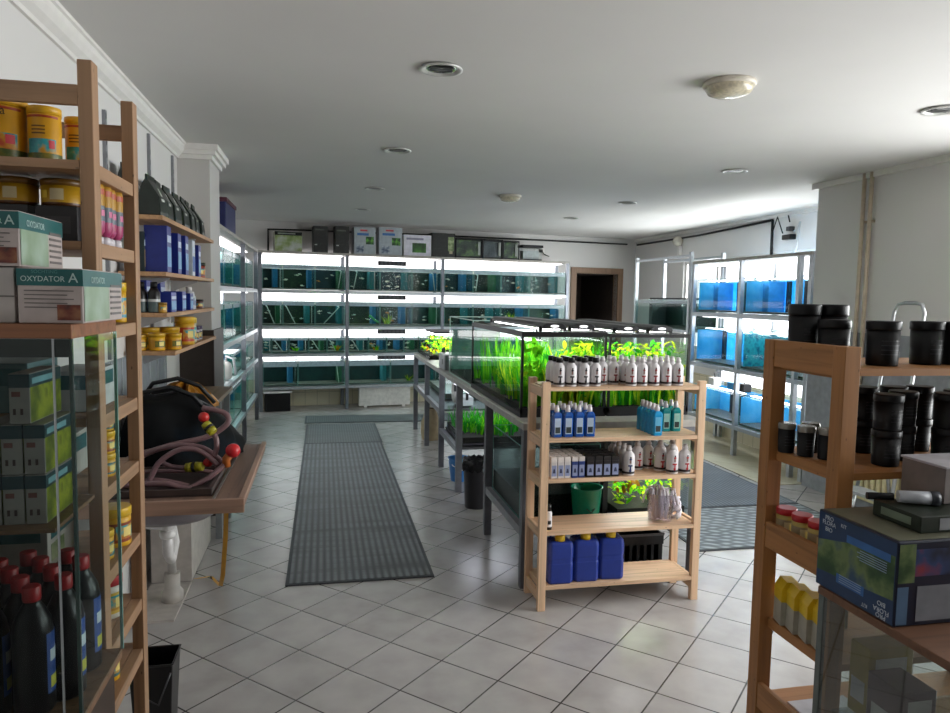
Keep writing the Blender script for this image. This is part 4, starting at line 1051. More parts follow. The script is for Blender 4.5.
for (x, y, lb) in ((1.868, 3.545, 'front row, inner one'), (1.942, 3.545, 'front row, outer one by the post'), (1.83, 3.612, 'second row, inner one'), (1.905, 3.614, 'second row, middle one'),
                   (1.79, 3.68, 'third row, inner one'), (1.865, 3.682, 'third row, middle one'), (1.94, 3.69, 'third row, outer one by the post'), (1.715, 3.66, 'alone beside the blue-figure file')):
    place(nr, (x, y, .711), f'white red-figure bottle, {lb}, third shelf of pine rack', .1, 'red-figure bottles on the third shelf of the pine rack')
# fourth shelf: cup of clear tubes, one dark bottle
t = thing('cup_of_tubing', 'clear cup stuffed with curled transparent tubing on the fourth shelf', 'cup', (1.835, 3.60, .431))
t.scale = (1.22, 1.22, 1.22)
CLR = P('#ece7ef', .2, 0, .06)
MB().lathe([(.05, 0, 0), (.052, .004, 0), (.066, .13, 0), (.068, .132, 0), (.063, .128, 0), (.048, .008, 0)], n=24, cap=False).build('cup', glassy('cup_plastic', (.86, .84, .9), .25, .1), t)
for k in range(26):
    a = rng.uniform(0, 2*PI); r = rng.uniform(.0, .045); bx, by = r*math.cos(a), r*math.sin(a); o = rng.uniform(.008, .032)
    MB().tube([(bx*.7, by*.7, .01), (bx, by, .09), (bx*1.2, by*1.2, .14+rng.uniform(0, .02)), (bx+o*math.cos(a), by+o*math.sin(a), .145), (bx+1.5*o*math.cos(a), by+1.5*o*math.sin(a), .10-rng.uniform(0, .03))], .0045, 6).build('tube', CLR, t)
t = thing('bag_of_tubing', 'loose coil of transparent tubing beside the cup, by the window-side post', 'tubing', (1.935, 3.63, .431))
t.scale = (1.15, 1.15, 1.1)
for k in range(14):
    a = rng.uniform(0, 2*PI); ax = rng.uniform(.02, .035)
    MB().tube([(ax*math.cos(a+f*.7), ax*math.sin(a+f*.7), .006+.012*f+.004*math.sin(f*2+k)) for f in range(10)], .004, 6).build('tube', CLR, t)
t = thing('slim_bottle', 'slim white bottle with black base standing by the sink-side post, fourth shelf', 'bottle', (1.168, 3.545, .431))
MB().lathe([(.018, 0, 1), (.018, .015, 0), (.018, .09, 0), (.012, .10, 0)], n=16).build('bottle_body', [PLA_W, BLACK], t); MB().lathe([(.013, .10, 0), (.013, .135, 0)], n=14).build('cap', BLACK, t)
MB().arc(.0184, -.5, .5, .03, .05).build('label', DARK, t)
# bottom shelf: jerrycans
def jerry(capm):
    t = thing('jerrycan', 'x', 'jerrycan')
    p = [(-.058, -.04), (-.045, -.052), (.045, -.052), (.058, -.04), (.058, .04), (.045, .052), (-.045, .052), (-.058, .04)]
    m = MB(); zs = [(0, .93), (.012, 1), (.10, 1), (.105, .975), (.125, .975), (.13, 1), (.185, 1), (.205, .93), (.212, .75)]
    for z, s in zs: m.v += [(x*s, y*s, z) for x, y in p]
    for i in range(len(zs)-1):
        for k in range(8): m.f.append((i*8+k, i*8+(k+1) % 8, (i+1)*8+(k+1) % 8, (i+1)*8+k)); m.m.append(0); m.sm.append(False)
    m.f.append(tuple(range(8))[::-1]); m.m.append(0); m.sm.append(False); e = (len(zs)-1)*8; m.f.append(tuple(e+k for k in range(8))); m.m.append(0); m.sm.append(False)
    m.build('can_body', P('#1c3488', .38, 0, .08), t, .004)
    MB().tube([(-.03, .02, .208), (-.03, .02, .232), (.03, .02, .232), (.03, .02, .208)], .007, 8).build('grip', P('#1c3488', .38, 0, .08), t)
    MB().lathe([(.022, .212, 0), (.022, .240, 0), (.019, .243, 0)], n=18, cy=-.022).build('cap', capm, t)
    return t
jc = jerry(P('#d8b21e', .4))
for k, lb in enumerate(('blue jerrycan against the sink-side post on the bottom shelf', 'middle blue jerrycan with yellow cap on the bottom shelf of pine rack', 'blue jerrycan with yellow cap, inner end of three on the bottom shelf')):
    q = place(jc, (1.236+.149*k, 3.572+.008*k, .136), lb, -.05*k, 'blue jerrycans on the pine rack'); q.scale = (1.22, 1.15, 1.08)
t = thing('plastic_crate', 'black slotted crate on the floor behind the pine rack', 'crate', (1.60, 3.90, 0))
mb = MB().box(0, 0, 0, .42, .3, .02).box(0, 0, .02, .42, .012, .06).box(0, 0, .18, .42, .012, .24).box(0, .288, .02, .42, .3, .24).box(0, .012, .02, .012, .288, .24).box(.408, .012, .02, .42, .288, .24)
for k in range(9): mb.box(.012+.047*k, .001, .06, .03+.047*k, .011, .18)
mb.build('crate_body', BLACK, t); MB().box(.0, -.008, .235, .42, 0, .25).build('rim', P('#3a3a3d', .4), t)

# ------------------------------------------------------------------ tall pine unit by the entrance (sink side)
UX0, UX1, UY0, UY1 = -1.0, -.511, 1.80, 2.20
US = [1.945, 1.763, 1.565, 1.353, 1.173, .963, .768, .618, .33]
pine_rack('tall dark-toned pine shelving of fish food beside the glass display case', UX0, UX1, UY0, UY1, 2.168, US, .031, .046, W_L, [], rails_x=((.0, 2.112, .045), (.384, 2.108, .042)))
def tin(name, prof, mats, label, loc, cat='tin', parts=(), n=26, group=None):
    t = thing(name, label, cat, loc, 0, group)
    for nm, p, m in zip(('body', 'lid'), prof, mats): MB().lathe(p, n=n).build('tin_' + nm, m, t)
    for f in parts: f(t)
    return t
FOODPIC = printed('food_picture', [(.3, '#1f6f7d'), (.45, '#3aa0a8'), (.55, '#c9962a'), (.68, '#b8482a')], 22)
FOODGRN = printed('food_base', [(.3, '#26351c'), (.5, '#55632c'), (.7, '#8c7a2c')], 40)
def food_can(label, loc, r, h, text=None, rot=0.0):
    t = thing('fish_food_can', label, 'can', loc)
    MB().lathe([(r*.97, 0, 1), (r, .004, 1), (r, h*.20, 0), (r, h*.86, 0), (r*.98, h*.87, 0)], n=30).build('can_body', [P('#d39a1c', .4), FOODGRN], t)
    MB().lathe([(r*1.03, h*.87, 0), (r*1.03, h*.99, 0), (r, h, 0)], n=30).build('lid', P('#d8a520', .4), t)
    l = MB(); R = r*1.006
    l.arc(R, rot-.8, rot+1.0, h*.20, h*.44, 0, 10)
    l.arc(R+.0004, rot+.55, rot+.9, h*.28, h*.42, 1, 4)
    for z in (.52, .58, .64): l.arc(R, rot-.5, rot+.35, h*z, h*(z+.025), 2, 6)
    l.build('label', [FOODPIC, P('#c8404a', .5), P('#6d4a12', .5)], t)
    MB().arc(R, rot-1.2, rot+1.2, h*.80, h*.84, 0, 12).build('stripe', P('#a03a1e', .4), t)
    if text: lettering(text, .028, P('#17181c', .5), t, FACE('-y', r*math.sin(rot+.35)*.98, -r*math.cos(rot+.35)*1.02-.004, h*.76))
    return t
food_can('big yellow fish food can with teal fish picture, top shelf, furthest from the post', (-.752, 1.93, 1.946), .058, .150, 'Pla')
food_can('yellow fish food can, middle of the top shelf of the tall pine unit', (-.655, 1.93, 1.946), .036, .137)
food_can('yellow fish food can in the top shelf row, beside the front post', (-.60, 2.0, 1.946), .032, .132)
food_can('yellow fish food can at the wall end of the top shelf', (-.885, 1.95, 1.946), .055, .150)
BX = lambda: None
for k, (x, lb) in enumerate(((-.615, 'black carton on the second shelf nearest the front post'.replace('nearest', 'beside')), (-.72, 'black carton on the second shelf, middle of three'), (-.83, 'black carton on the second shelf, wall end of three'))):
    t = thing('carton', lb, 'box', (x, 1.93, 1.764))
    MB().box(-.045, -.06, 0, .045, .06, .085).build('box_body', P('#161417', .5), t, .002)
    MB().quad((-.03, -.0608, .02), (.03, -.0608, .02), (.03, -.0608, .06), (-.03, -.0608, .06)).build('label', P('#2d2a2c', .5), t)
for k, (x, lb) in enumerate(((-.618, 'flat yellow food tin stacked on the black carton beside the post'), (-.718, 'flat yellow food tin stacked on the middle black carton'), (-.828, 'flat yellow food tin stacked on the black carton at the wall end'))):
    t = thing('fish_food_tin', lb, 'tin', (x, 1.925, 1.850))
    MB().lathe([(.044, 0, 1), (.046, .003, 1), (.046, .008, 0), (.046, .048, 0)], n=28).build('tin_body', [P('#b98d1d', .4), P('#54300f', .4)], t)
    MB().lathe([(.0475, .048, 0), (.0475, .062, 0), (.045, .064, 0)], n=28).build('lid', P('#6b4a14', .4), t)
    MB().arc(.0464, -.3, .35, .014, .040, 0, 6).arc(.0468, -.9, -.45, .018, .036, 1, 4).build('label', [P('#c9b98e', .5), P('#d9b63a', .5)], t)
for k, (y, lb) in enumerate(((1.935, 'first'), (1.985, 'second'), (2.035, 'third'), (2.085, 'fourth'))):
    t = thing('food_tube', f'upside-down pink and yellow tube, {lb} behind the front post, second shelf', 'tube', (-.548+.004*(k % 2), y, 1.764))
    MB().lathe([(.016, 0, 0), (.016, .018, 0), (.010, .022, 0)], n=16).build('cap', P('#d9d4da', .3), t)
    MB().lathe([(.012, .022, 0), (.019, .034, 0), (.020, .058, 1), (.020, .095, 2), (.020, .14, 2), (.017, .150, 2)], n=16).build('tube_body', [P('#a83a68', .4), P('#5d6673', .4), P('#b8892a', .4)], t)
    MB().arc(.0203, .5, 1.9, .122, .136, 0, 5).arc(.0206, .9, 1.5, .07, .085, 1, 4).build('label', [P('#b04a2a', .4), P('#d06a94', .4)], t)
def small_jar(name, label, loc, r, h, body, lid, band=None, pic=None, a0=.2, group=None):
    t = thing(name, label, 'jar', loc, 0, group)
    bo = MB().lathe([(r*.95, 0, 0), (r, .003, 0), (r, h*.12, 1), (r, h*.62, 0), (r, h*.78, 0)], n=22).build('jar_body', [body, band or body], t)
    MB().lathe([(r*1.04, h*.78, 0), (r*1.04, h*.97, 0), (r, h, 0)], n=22).build('lid', lid, t)
    MB().arc(r*1.01, a0-.5, a0+1.4, h*.2, h*.55, 0, 8).arc(r*1.015, a0, a0+.7, h*.26, h*.5, 1, 4).build('label', [pic or FOODPIC, P('#e8d27a', .5)], bo)
    return t
YJ, YL = P('#d9a61f', .4), P('#e2b62a', .35)
small_jar('fish_food_jar', 'slim yellow jar with blue label standing beside the display case cartons', (-.553, 2.12, 1.566), .023, .108, YJ, YL, P('#3f8fa3', .4))
for k, (z, y, r, h, lb) in enumerate(((1.174, 1.98, .026, .058, 'lower yellow jar of a stack at the aisle end, fifth shelf'), (1.233, 1.98, .026, .058, 'middle yellow jar of the stack at the aisle end, fifth shelf'), (1.292, 1.98, .024, .05, 'top yellow jar of the stack at the aisle end, fifth shelf'),
                      (.964, 2.06, .040, .105, 'large yellow jar at the aisle end of the sixth shelf'), (.964, 1.95, .026, .075, 'small yellow jar before the large one, sixth shelf'),
                      (.769, 1.91, .018, .085, 'slim yellow tube before the red-lidded jar, seventh shelf'),
                      (.619, 1.99, .022, .10, 'yellow jar at the aisle end of the eighth shelf, deeper one'), (.619, 1.91, .022, .09, 'yellow jar at the aisle end of the eighth shelf, front one'))):
    small_jar('fish_food_jar', lb, (-.556, y, z), r, h, YJ, YL, P('#8a3d1c', .4) if k % 2 else P('#3b6d6f', .4), None, .8)
small_jar('fish_food_jar', 'white and yellow jar with red lid, seventh shelf of the tall pine unit', (-.575, 2.05, .769), .036, .115, P('#d9d2c6', .4), P('#b8242b', .35), P('#d8b03a', .4), None, .8)
small_jar('fish_food_jar', 'small jar with green lid in front of the red-lidded jar', (-.60, 1.95, .769), .022, .095, P('#d9d2c6', .4), P('#2f8a3c', .35), P('#d8b03a', .4), None, .8)
for k, (x, y, z, w, d, h, col, lb) in enumerate(((-.61, 1.99, 1.354, .11, .20, .10, '#b9c0c0', 'pale carton with teal print on the fourth shelf, aisle end'), (-.76, 1.99, 1.354, .13, .2, .12, '#5c7d80', 'teal carton on the fourth shelf, further in'),
                                                 (-.70, 1.99, 1.174, .15, .2, .11, '#a8aaa3', 'pale grey carton behind the yellow jar stack, fifth shelf'), (-.74, 1.99, .964, .16, .22, .13, '#b5b2aa', 'pale carton on the sixth shelf behind the yellow jars'),
                                                 (-.72, 2.0, .769, .12, .2, .11, '#6c7480', 'grey-blue carton on the seventh shelf'))):
    t = thing('carton', lb, 'box', (x, y, z))
    MB().box(-w/2, -d/2, 0, w/2, d/2, h).build('box_body', P(col, .5), t, .002)
    MB().box(w/2, -d*.4, h*.55, w/2+.001, d*.4, h*.9).box(-w*.4, -d/2-.001, h*.55, w*.4, -d/2, h*.9).build('title_band', TEAL, t)
    MB().box(w/2, -d*.4, h*.12, w/2+.001, 0, h*.45).build('picture', printed('leaf_label', [(.3, '#3b4f2b'), (.5, '#7d9060'), (.7, '#b9c39b')], 16), t)

# ------------------------------------------------------------------ glass display case in front of it
CX, CY0, CY1 = -.47, 1.49, 1.79
case = thing('display_case', 'tall glass display case with wooden top, by the tall pine unit', 'display case', (0, 0, 0))
MB().box(-1.0, CY0, 1.558, CX, CY1, 1.586).build('top_board', wood('#8a5a3c', 0), case, .002)
MB().box(-1.0, CY0, .775, CX-.004, CY1, .797).build('floor_board', wood('#7a5a40', 0), case)
MB().box(-1.0, CY0+.02, .05, CX-.02, CY1-.01, .775).build('plinth', P('#3a2a20', .6), case)
MB().box(-1.0, CY0, 0, CX, CY1, .05).build('foot_board', wood('#7a5a40', 0), case)
SG = glassy('case_glass', (.78, .86, .84), .07); SGF = glassy('dimming_case_glass', (.52, .57, .56), .02)  # front glass tinted darker to put shade into the case interior
MB().quad((-1.0, CY0, .797), (CX-.001, CY0, .797), (CX-.001, CY0, 1.558), (-1.0, CY0, 1.558)).build('front_pane', SGF, case)
MB().quad((CX, CY0, .797), (CX, CY1, .797), (CX, CY1, 1.558), (CX, CY0, 1.558)).build('side_pane', SG, case)
MB().box(CX-.006, CY0-.001, .797, CX+.0005, CY0+.006, 1.558).build('corner_edge', P('#16302a', .2), case)
MB().box(CX-.006, CY1-.005, .797, CX+.0005, CY1, 1.558).build('rear_edge', P('#7fa79c', .2), case)
MB().box(CX-.034, CY0-.004, .797, CX-.030, CY0-.001, 1.558).build('slide_rail', metal('#9fa3a6', .3), case)
MB().box(-1.0, CY0+.03, 1.172, CX-.05, CY1-.02, 1.180).build('middle_shelf', wood('#7a5a40', 0), case)
MB().box(-1.0, CY0-.002, 1.523, CX-.004, CY0-.0005, 1.558).build('top_trim', P('#14211f', .4), case)
# cartons on its top
OXT = P('#0f5c5c', .4); OXW = P('#b7aaa6', .5); INK = P('#b9d3cf', .5); INKD = P('#6d6664', .5)
OXG = printed('oxydator_side', [(.3, '#5f7a52'), (.5, '#8fa58c'), (.7, '#a9bdb2')], 8)
def oxy(label, x, y, z, w, d, h, front=True):
    t = thing('oxydator_carton', label, 'box', (x, y, z))
    MB().box(0, 0, 0, w, d, h).build('box_body', OXW, t, .0015)
    tbn = MB().box(-.001, -.001, h*.68, w+.001, d, h-.002).build('title_band', OXT, t)
    MB().quad((w+.0015, .004, .004), (w+.0015, d*.62, .004), (w+.0015, d*.62, h*.68), (w+.0015, .004, h*.68)).build('side_picture', OXG, t)
    m = MB()
    for k in range(6): m.box(w+.001, d*.66, .012+.012*k, w+.0016, d*.95, .017+.012*k)
    m.build('side_print', INKD, t)
    lettering('OXYDATOR', .018, INK, tbn, FACE('+x', w+.0018, d*.34, h*.80), sx=.9)
    if front:
        lettering('OXYDATOR', .0145, INK, tbn, FACE('-y', w*.39, -.0018, h*.80), sx=.95); lettering('A', .026, INK, tbn, FACE('-y', w*.86, -.0018, h*.82))
        lettering('SÖCHTING', .009, P('#4c8f8c', .5), tbn, FACE('-y', w*.42, -.0018, h*.93))
        m = MB()
        for k in range(5): m.box(w*.10, -.0014, h*(.58-.075*k), w*(.86-.1*(k % 2)), -.0008, h*(.60-.075*k))
        m.build('front_print', INKD, t)
        MB().box(w*.60, -.0016, .006, w*.96, -.0008, h*.34).build('front_picture', printed('oxy_pic', [(.35, '#2d0f0a'), (.5, '#6b2a18'), (.65, '#8a5a3a')], 30), t)
    return t
oxy('white and teal carton lettered OXYDATOR A, lower one on the display case', -.566, 1.505, 1.587, .113, .27, .105)
oxy('white and teal carton stacked on top of the lettered carton on the display case', -.672, 1.515, 1.694, .108, .23, .105)
t = thing('carton', 'plain white carton beside the lower teal carton on the display case', 'box', (-.70, 1.515, 1.587))
MB().box(0, 0, 0, .125, .25, .050).box(0, 0, .0505, .125, .25, .1045).build('box_body', P('#b5aeaa', .6), t, .0015); MB().box(.0, -.001, .049, .125, -.0002, .0515).build('seam', P('#7a7370', .6), t)
# cartons inside the case
GRP = printed('plant_side', [(.3, '#2f3f10'), (.45, '#6f7d1c'), (.6, '#a3ab2a'), (.75, '#4d5a18')], 18)
def med(label, x, z, y=1.555, w=.0375, d=.17, h=.1):
    t = thing('test_kit_carton', label, 'box', (x, y, z))
    MB().box(0, 0, 0, w, d, h).build('box_body', P('#a39c96', .5), t, .001)
    MB().box(-.0006, -.0006, h*.72, w+.0006, d, h-.0015).build('title_band', P('#1b4048', .4), t)
    MB().quad((w+.0008, .002, .002), (w+.0008, d-.002, .002), (w+.0008, d-.002, h*.72), (w+.0008, .002, h*.72)).build('side_picture', GRP, t)
    MB().box(.005, -.001, h*.54, w*.55, -.0003, h*.64).build('red_print', P('#7d4a44', .5), t)
    MB().box(.007, -.001, h*.18, .012, -.0003, h*.30).box(.020, -.001, h*.18, .025, -.0003, h*.30).build('picture_mark', [P('#4a3532', .5)], t)
    MB().box(w+.001, .01, h*.78, w+.0014, d*.7, h*.9).build('side_title', P('#7fb0b8', .5), t)
    return t
for k, (x, z, lb) in enumerate(((-.583, 1.181, 'bottom row, next to the side pane'), (-.624, 1.181, 'bottom row, second from the side pane'), (-.665, 1.181, 'bottom row, third from the side pane'),
                                (-.583, 1.283, 'second row, next to the side pane'), (-.624, 1.283, 'second row, second from the side pane'), (-.665, 1.283, 'second row, third from the side pane'), (-.607, 1.385, 'single one on top of the stack'))):
    med(f'slim green-sided carton inside the display case, {lb}', x, z)
# dark bottles with red caps on its floor
def dark_bottle():
    t = thing('supplement_bottle', 'x', 'bottle')
    bo = MB().lathe([(.034, 0, 0), (.0375, .006, 0), (.0375, .165, 0), (.034, .19, 0), (.022, .215, 0), (.016, .225, 0), (.016, .232, 0)], n=24).build('bottle_body', P('#08080b', .3, 0, .1, 18, .35), t)
    MB().lathe([(.0165, .230, 0), (.017, .234, 0), (.017, .258, 0), (.015, .26, 0)], n=20).build('cap', P('#a3161c', .4), t)
    MB().arc(.0378, 1.0, 2.2, .04, .165, 0, 8).arc(.0381, 1.2, 2.0, .105, .13, 1, 5).arc(.0381, 1.2, 2.0, .05, .075, 2, 5).build('label', [P('#2c4f96', .4), P('#c9d3de', .5), P('#c8c24a', .5)], bo)
    return t
db = dark_bottle()
bi = 0
for j, y in enumerate((1.545, 1.60, 1.655, 1.71, 1.755)):
    for k in range(4):
        x = -.575 - .082*k + (.041 if j % 2 else 0)
        if x > -.515: continue
        if j == 4 and k > 1: continue
        place(db, (x, y, .798), f'red-capped black bottle in display case, {ORD[j]} row, {ORD[k]} from side pane', rng.uniform(-.1, .1), 'red-capped bottles in the display case')
t = thing('waste_bin', 'small black waste bin on the floor at the foot of the tall pine unit', 'bin', (-.615, 2.75, 0))
mb = MB(); q = [(-.075, -.075), (.075, -.075), (.075, .075), (-.075, .075)]
z = 0
mb.v += [(x*.82, y*.82, 0) for x, y in q] + [(x, y, .29) for x, y in q] + [(x*1.08, y*1.08, .30) for x, y in q] + [(x*.95, y*.95, .30) for x, y in q] + [(x*.78, y*.78, .02) for x, y in q]
for i in range(4):
    for k in range(4): mb.f.append((i*4+k, i*4+(k+1) % 4, (i+1)*4+(k+1) % 4, (i+1)*4+k)); mb.m.append(0); mb.sm.append(False)
mb.f.append((3, 2, 1, 0)); mb.m.append(0); mb.sm.append(False); mb.f.append((16, 17, 18, 19)); mb.m.append(0); mb.sm.append(False)
mb.build('bin_body', P('#0f0f11', .3), t, .004)
MB().tube([(-.06, -.085, .28), (-.03, -.10, .2), (.03, -.10, .16), (.07, -.085, .27)], .004, 6).build('wire_handle', P('#3c3c40', .4), t)

# ------------------------------------------------------------------ wall shelves before the pillar
for (z, y0, xf, lb) in ((2.028, 3.80, -.775, 'top'), (1.752, 3.86, -.775, 'second'), (1.545, 3.86, -.775, 'third')):
    t = thing('wall_shelf', f'pine wall shelf before the white pillar, {lb} of four', 'shelf', (-1.0, y0, z))
    MB().box(0, 0, -.022, xf+1.0, 5.475-y0, 0).build('board', wood('#b98f68', 1), t, .002)
    for y in (.35, 1.25): MB().prism([(0, -.10), (0, -.024), (.17, -.024), (.17, -.032)], y-.008, y+.008, 0, 'y').build('bracket', P('#a7a7a8', .4), t)
t = thing('wall_shelf', 'pine wall shelf with yellow food jars, lowest of four before the pillar', 'shelf', (-1.0, 4.0, 1.34))
MB().box(0, 0, -.022, .235, 1.47, 0).build('board', wood('#b98f68', 1), t, .002)
for y in (.35, 1.25): MB().prism([(0, -.10), (0, -.024), (.17, -.024), (.17, -.032)], y-.008, y+.008, 0, 'y').build('bracket', P('#a7a7a8', .4), t)
for k, (y, z0, z1) in enumerate(((3.74, 1.32, 2.5), (4.30, 1.32, 2.56), (4.62, 1.32, 2.58), (5.30, 1.32, 2.58))):
    t = thing('shelf_standard', f'grey slotted steel upright on the entrance wall, {ORD[k]} from the tall pine unit', 'upright', (-1.02, y, z0))
    MB().box(0.0005, -.012, 0, .016, .012, z1-z0).build('strip', P('#8d8f94', .4, .4), t); m = MB()
    for q in range(10): m.box(.016, -.003, .6+.06*q, .0165, .003, .63+.06*q)
    m.build('slot_pattern', DARK, t)
def pouch():
    t = thing('soil_pouch', 'x', 'pouch')
    m = MB(); w, d = .075, .055
    zs = [(0, 1, 1), (.02, 1.02, 1.02), (.09, 1, .9), (.155, .97, .35), (.175, .95, .10), (.20, .95, .08)]
    for z, sx, sy in zs: m.v += [(-d*sy-(.0 if z < .1 else .012), -w*sx, z), (d*sy-(.0 if z < .1 else .012), -w*sx, z), (d*sy-(.0 if z < .1 else .012), w*sx, z), (-d*sy-(.0 if z < .1 else .012), w*sx, z)]
    for i in range(5):
        for k in range(4): m.f.append((i*4+k, i*4+(k+1) % 4, (i+1)*4+(k+1) % 4, (i+1)*4+k)); m.m.append(0); m.sm.append(False)
    m.f.append((3, 2, 1, 0)); m.m.append(0); m.sm.append(False); m.f.append((20, 21, 22, 23)); m.m.append(0); m.sm.append(False)
    m.build('bag', P('#17221b', .3, 0, .3), t, .004)
    MB().quad((.054, -.035, .02), (.054, .02, .02), (.0505, .02, .085), (.0505, -.035, .085)).build('label', P('#c9cdc6', .4), t)
    MB().quad((.0495, -.03, .095), (.0495, -.005, .095), (.030, -.005, .135), (.030, -.03, .135)).build('badge', P('#c9cdc6', .4), t)
    MB().box(-.022, -.053, .165, -.004, .053, .17).build('seal', P('#2c3a30', .4), t)
    return t
po = pouch()
for k in range(7):
    place(po, (-.838-.005*(k % 2), 3.89+.185*k+(.09 if k > 2 else 0), 2.029), f'dark green soil pouch with pale label, {ORD[k]} along the front of the top wall shelf', rng.uniform(-.06, .06), 'soil pouches on the top wall shelf')
for k, y in enumerate((3.88, 4.04, 4.42, 4.58, 4.75)):
    p = place(po, (-.955, y, 2.029), f'taller dark green soil pouch at the wall, {ORD[k]} behind the front row, top wall shelf', 0, 'soil pouches on the top wall shelf'); p.scale = (.75, .9, 1.25)
def wbox(name, label, y, z, w, d, h, x, col, stripe=None, cat='box'):
    t = thing(name, label, cat, (x, y, z))
    MB().box(-d/2, 0, 0, d/2, w, h).build('box_body', P(col, .4), t, .002)
    MB().box(d/2, .004, h*.12, d/2+.001, w-.004, h*.55).build('side_print', stripe or P('#6f9cc4', .5), t)
    MB().box(d/2, .006, h*.65, d/2+.0012, w-.006, h*.8).build('title', P('#b9c7da', .5), t)
    return t
wbox('test_kit_box', 'dark teal box with wooden-coloured picture, entrance end of the second wall shelf', 3.90, 1.753, .10, .09, .20, -.93, '#16292e', P('#8a7a5c', .5))
for k, (y, w, h, x, d, lb) in enumerate(((3.92, .10, .235, -.835, .11, 'big dark blue box at the entrance end of the second wall shelf'), (4.20, .09, .22, -.83, .10, 'dark blue box, second along the second wall shelf'), (4.42, .09, .225, -.83, .10, 'dark blue box, third along the second wall shelf'), (4.86, .08, .20, -.83, .10, 'dark blue box, last along the second wall shelf'))):
    wbox('filter_media_box', lb, y, 1.753, w, d, h, x, '#1b2a7c')
wbox('filter_media_box', 'white and blue box between the blue ones on the second wall shelf', 4.64, 1.753, .09, .10, .215, -.83, '#b7bfc9', P('#3b62a8', .5))
small_jar('food_jar', 'black-lidded jar with red base at the pillar end of the second wall shelf', (-.83, 5.15, 1.753), .045, .10, P('#a0442e', .4), P('#151313', .4), P('#3a2422', .4))
small_jar('food_jar', 'small green jar at the entrance end of the second wall shelf, by the pine post', (-.88, 3.88, 1.753), .03, .07, P('#6f7d4a', .4), P('#2f6b46', .4)) if False else None
for k in range(2):
    t = thing('conditioner_bottle', f'dark bottle with white label band, {["first", "second"][k]} on the third wall shelf', 'bottle', (-.905+.062*k, 3.90, 1.546))
    MB().lathe([(.029, 0, 0), (.030, .004, 1), (.030, .055, 2), (.030, .068, 0), (.030, .10, 0), (.016, .125, 0)], n=20).build('bottle_body', [P('#1a1718', .3), P('#4c5c5c', .4), P('#c4c4c2', .4)], t)
    MB().lathe([(.017, .125, 0), (.017, .155, 0)], n=14).build('cap', BLACK, t)
small_jar('food_jar', 'little yellow jar in front of the dark bottles, third wall shelf', (-.80, 3.89, 1.546), .020, .052, P('#b5872a', .4), P('#8c6a22', .4))
for k, (y, w, h, x, lb) in enumerate(((4.0, .13, .105, -.83, 'blue box in the front row of the third wall shelf, first'), (4.30, .11, .11, -.83, 'blue box in the front row of the third wall shelf, second'), (4.55, .09, .10, -.83, 'blue box in the front row of the third wall shelf, third'))):
    wbox('filter_media_box', lb, y, 1.546, w, .10, h, x, '#1d2f86')
for k, (y, lb) in enumerate(((4.0, 'first taller blue box behind the front ones, third wall shelf'), (4.33, 'second taller blue box behind the front ones, third wall shelf'))):
    wbox('filter_media_box', lb, y, 1.546, .12, .08, .165, -.94, '#1b2a7c')
for k, (y, r, h) in enumerate(((4.74, .032, .14), (4.85, .022, .11))):
    t = thing('conditioner_bottle', f'{["white bottle", "smaller white bottle"][k]} past the blue boxes on the third wall shelf', 'bottle', (-.82, y, 1.546))
    MB().lathe([(r*.96, 0, 0), (r, .003, 0), (r, h*.7, 0), (r*.5, h*.8, 0), (r*.5, h*.84, 0)], n=18).build('bottle_body', P('#bfc0c4', .4), t)
    MB().lathe([(r*.55, h*.84, 0), (r*.5, h, 0)], n=14).build('cap', WHITE, t); MB().arc(r*1.01, .5, 2.2, h*.2, h*.5, 0, 6).build('label', P('#7d8aa8', .5), t)
small_jar('food_jar', 'small dark jar at the pillar end of the third wall shelf', (-.83, 5.15, 1.546), .03, .06, P('#6a4a44', .4), P('#25201f', .4))
yj = small_jar('fish_food_jar', 'x', (0, 0, 0), .041, .088, YJ, P('#c79a22', .35), P('#c78e1c', .4), FOODGRN, .5, 'yellow food jars on the lowest wall shelf')
for k, (x, y, s, lb) in enumerate(((-.955, 4.06, .95, 'front row, wall side'), (-.87, 4.07, 1.05, 'front row, middle'), (-.80, 4.15, 1.0, 'front row, edge of the board'), (-.94, 4.22, 1.3, 'second row, wall side'), (-.85, 4.30, 1.3, 'second row, edge of the board'), (-.95, 4.42, 1.2, 'third row, wall side'))):
    p = place(yj, (x, y, 1.341), f'yellow food jar on the lowest wall shelf, {lb}'); p.scale = (s*.95, s*.95, s)
small_jar('fish_food_jar', 'tall yellow jar with red base, edge of the lowest wall shelf', (-.815, 4.55, 1.341), .055, .165, P('#d0a028', .4), P('#dcae2c', .4), P('#b8402a', .4), FOODPIC, .5)
small_jar('fish_food_jar', 'pale and teal jar with yellow lid past the tall yellow jar', (-.82, 4.74, 1.341), .04, .155, P('#c9c4a8', .4), P('#cdb23c', .4), P('#2f7d78', .4), FOODPIC, .5)
for k in range(2): small_jar('fish_food_jar', f'small pale jar with purple lid at the pillar end of the lowest wall shelf, {["first", "second"][k]}', (-.825, 4.93+.11*k, 1.341), .032, .09, P('#a9a3ad', .4), P('#4a3f5c', .4), P('#3a3a48', .4))

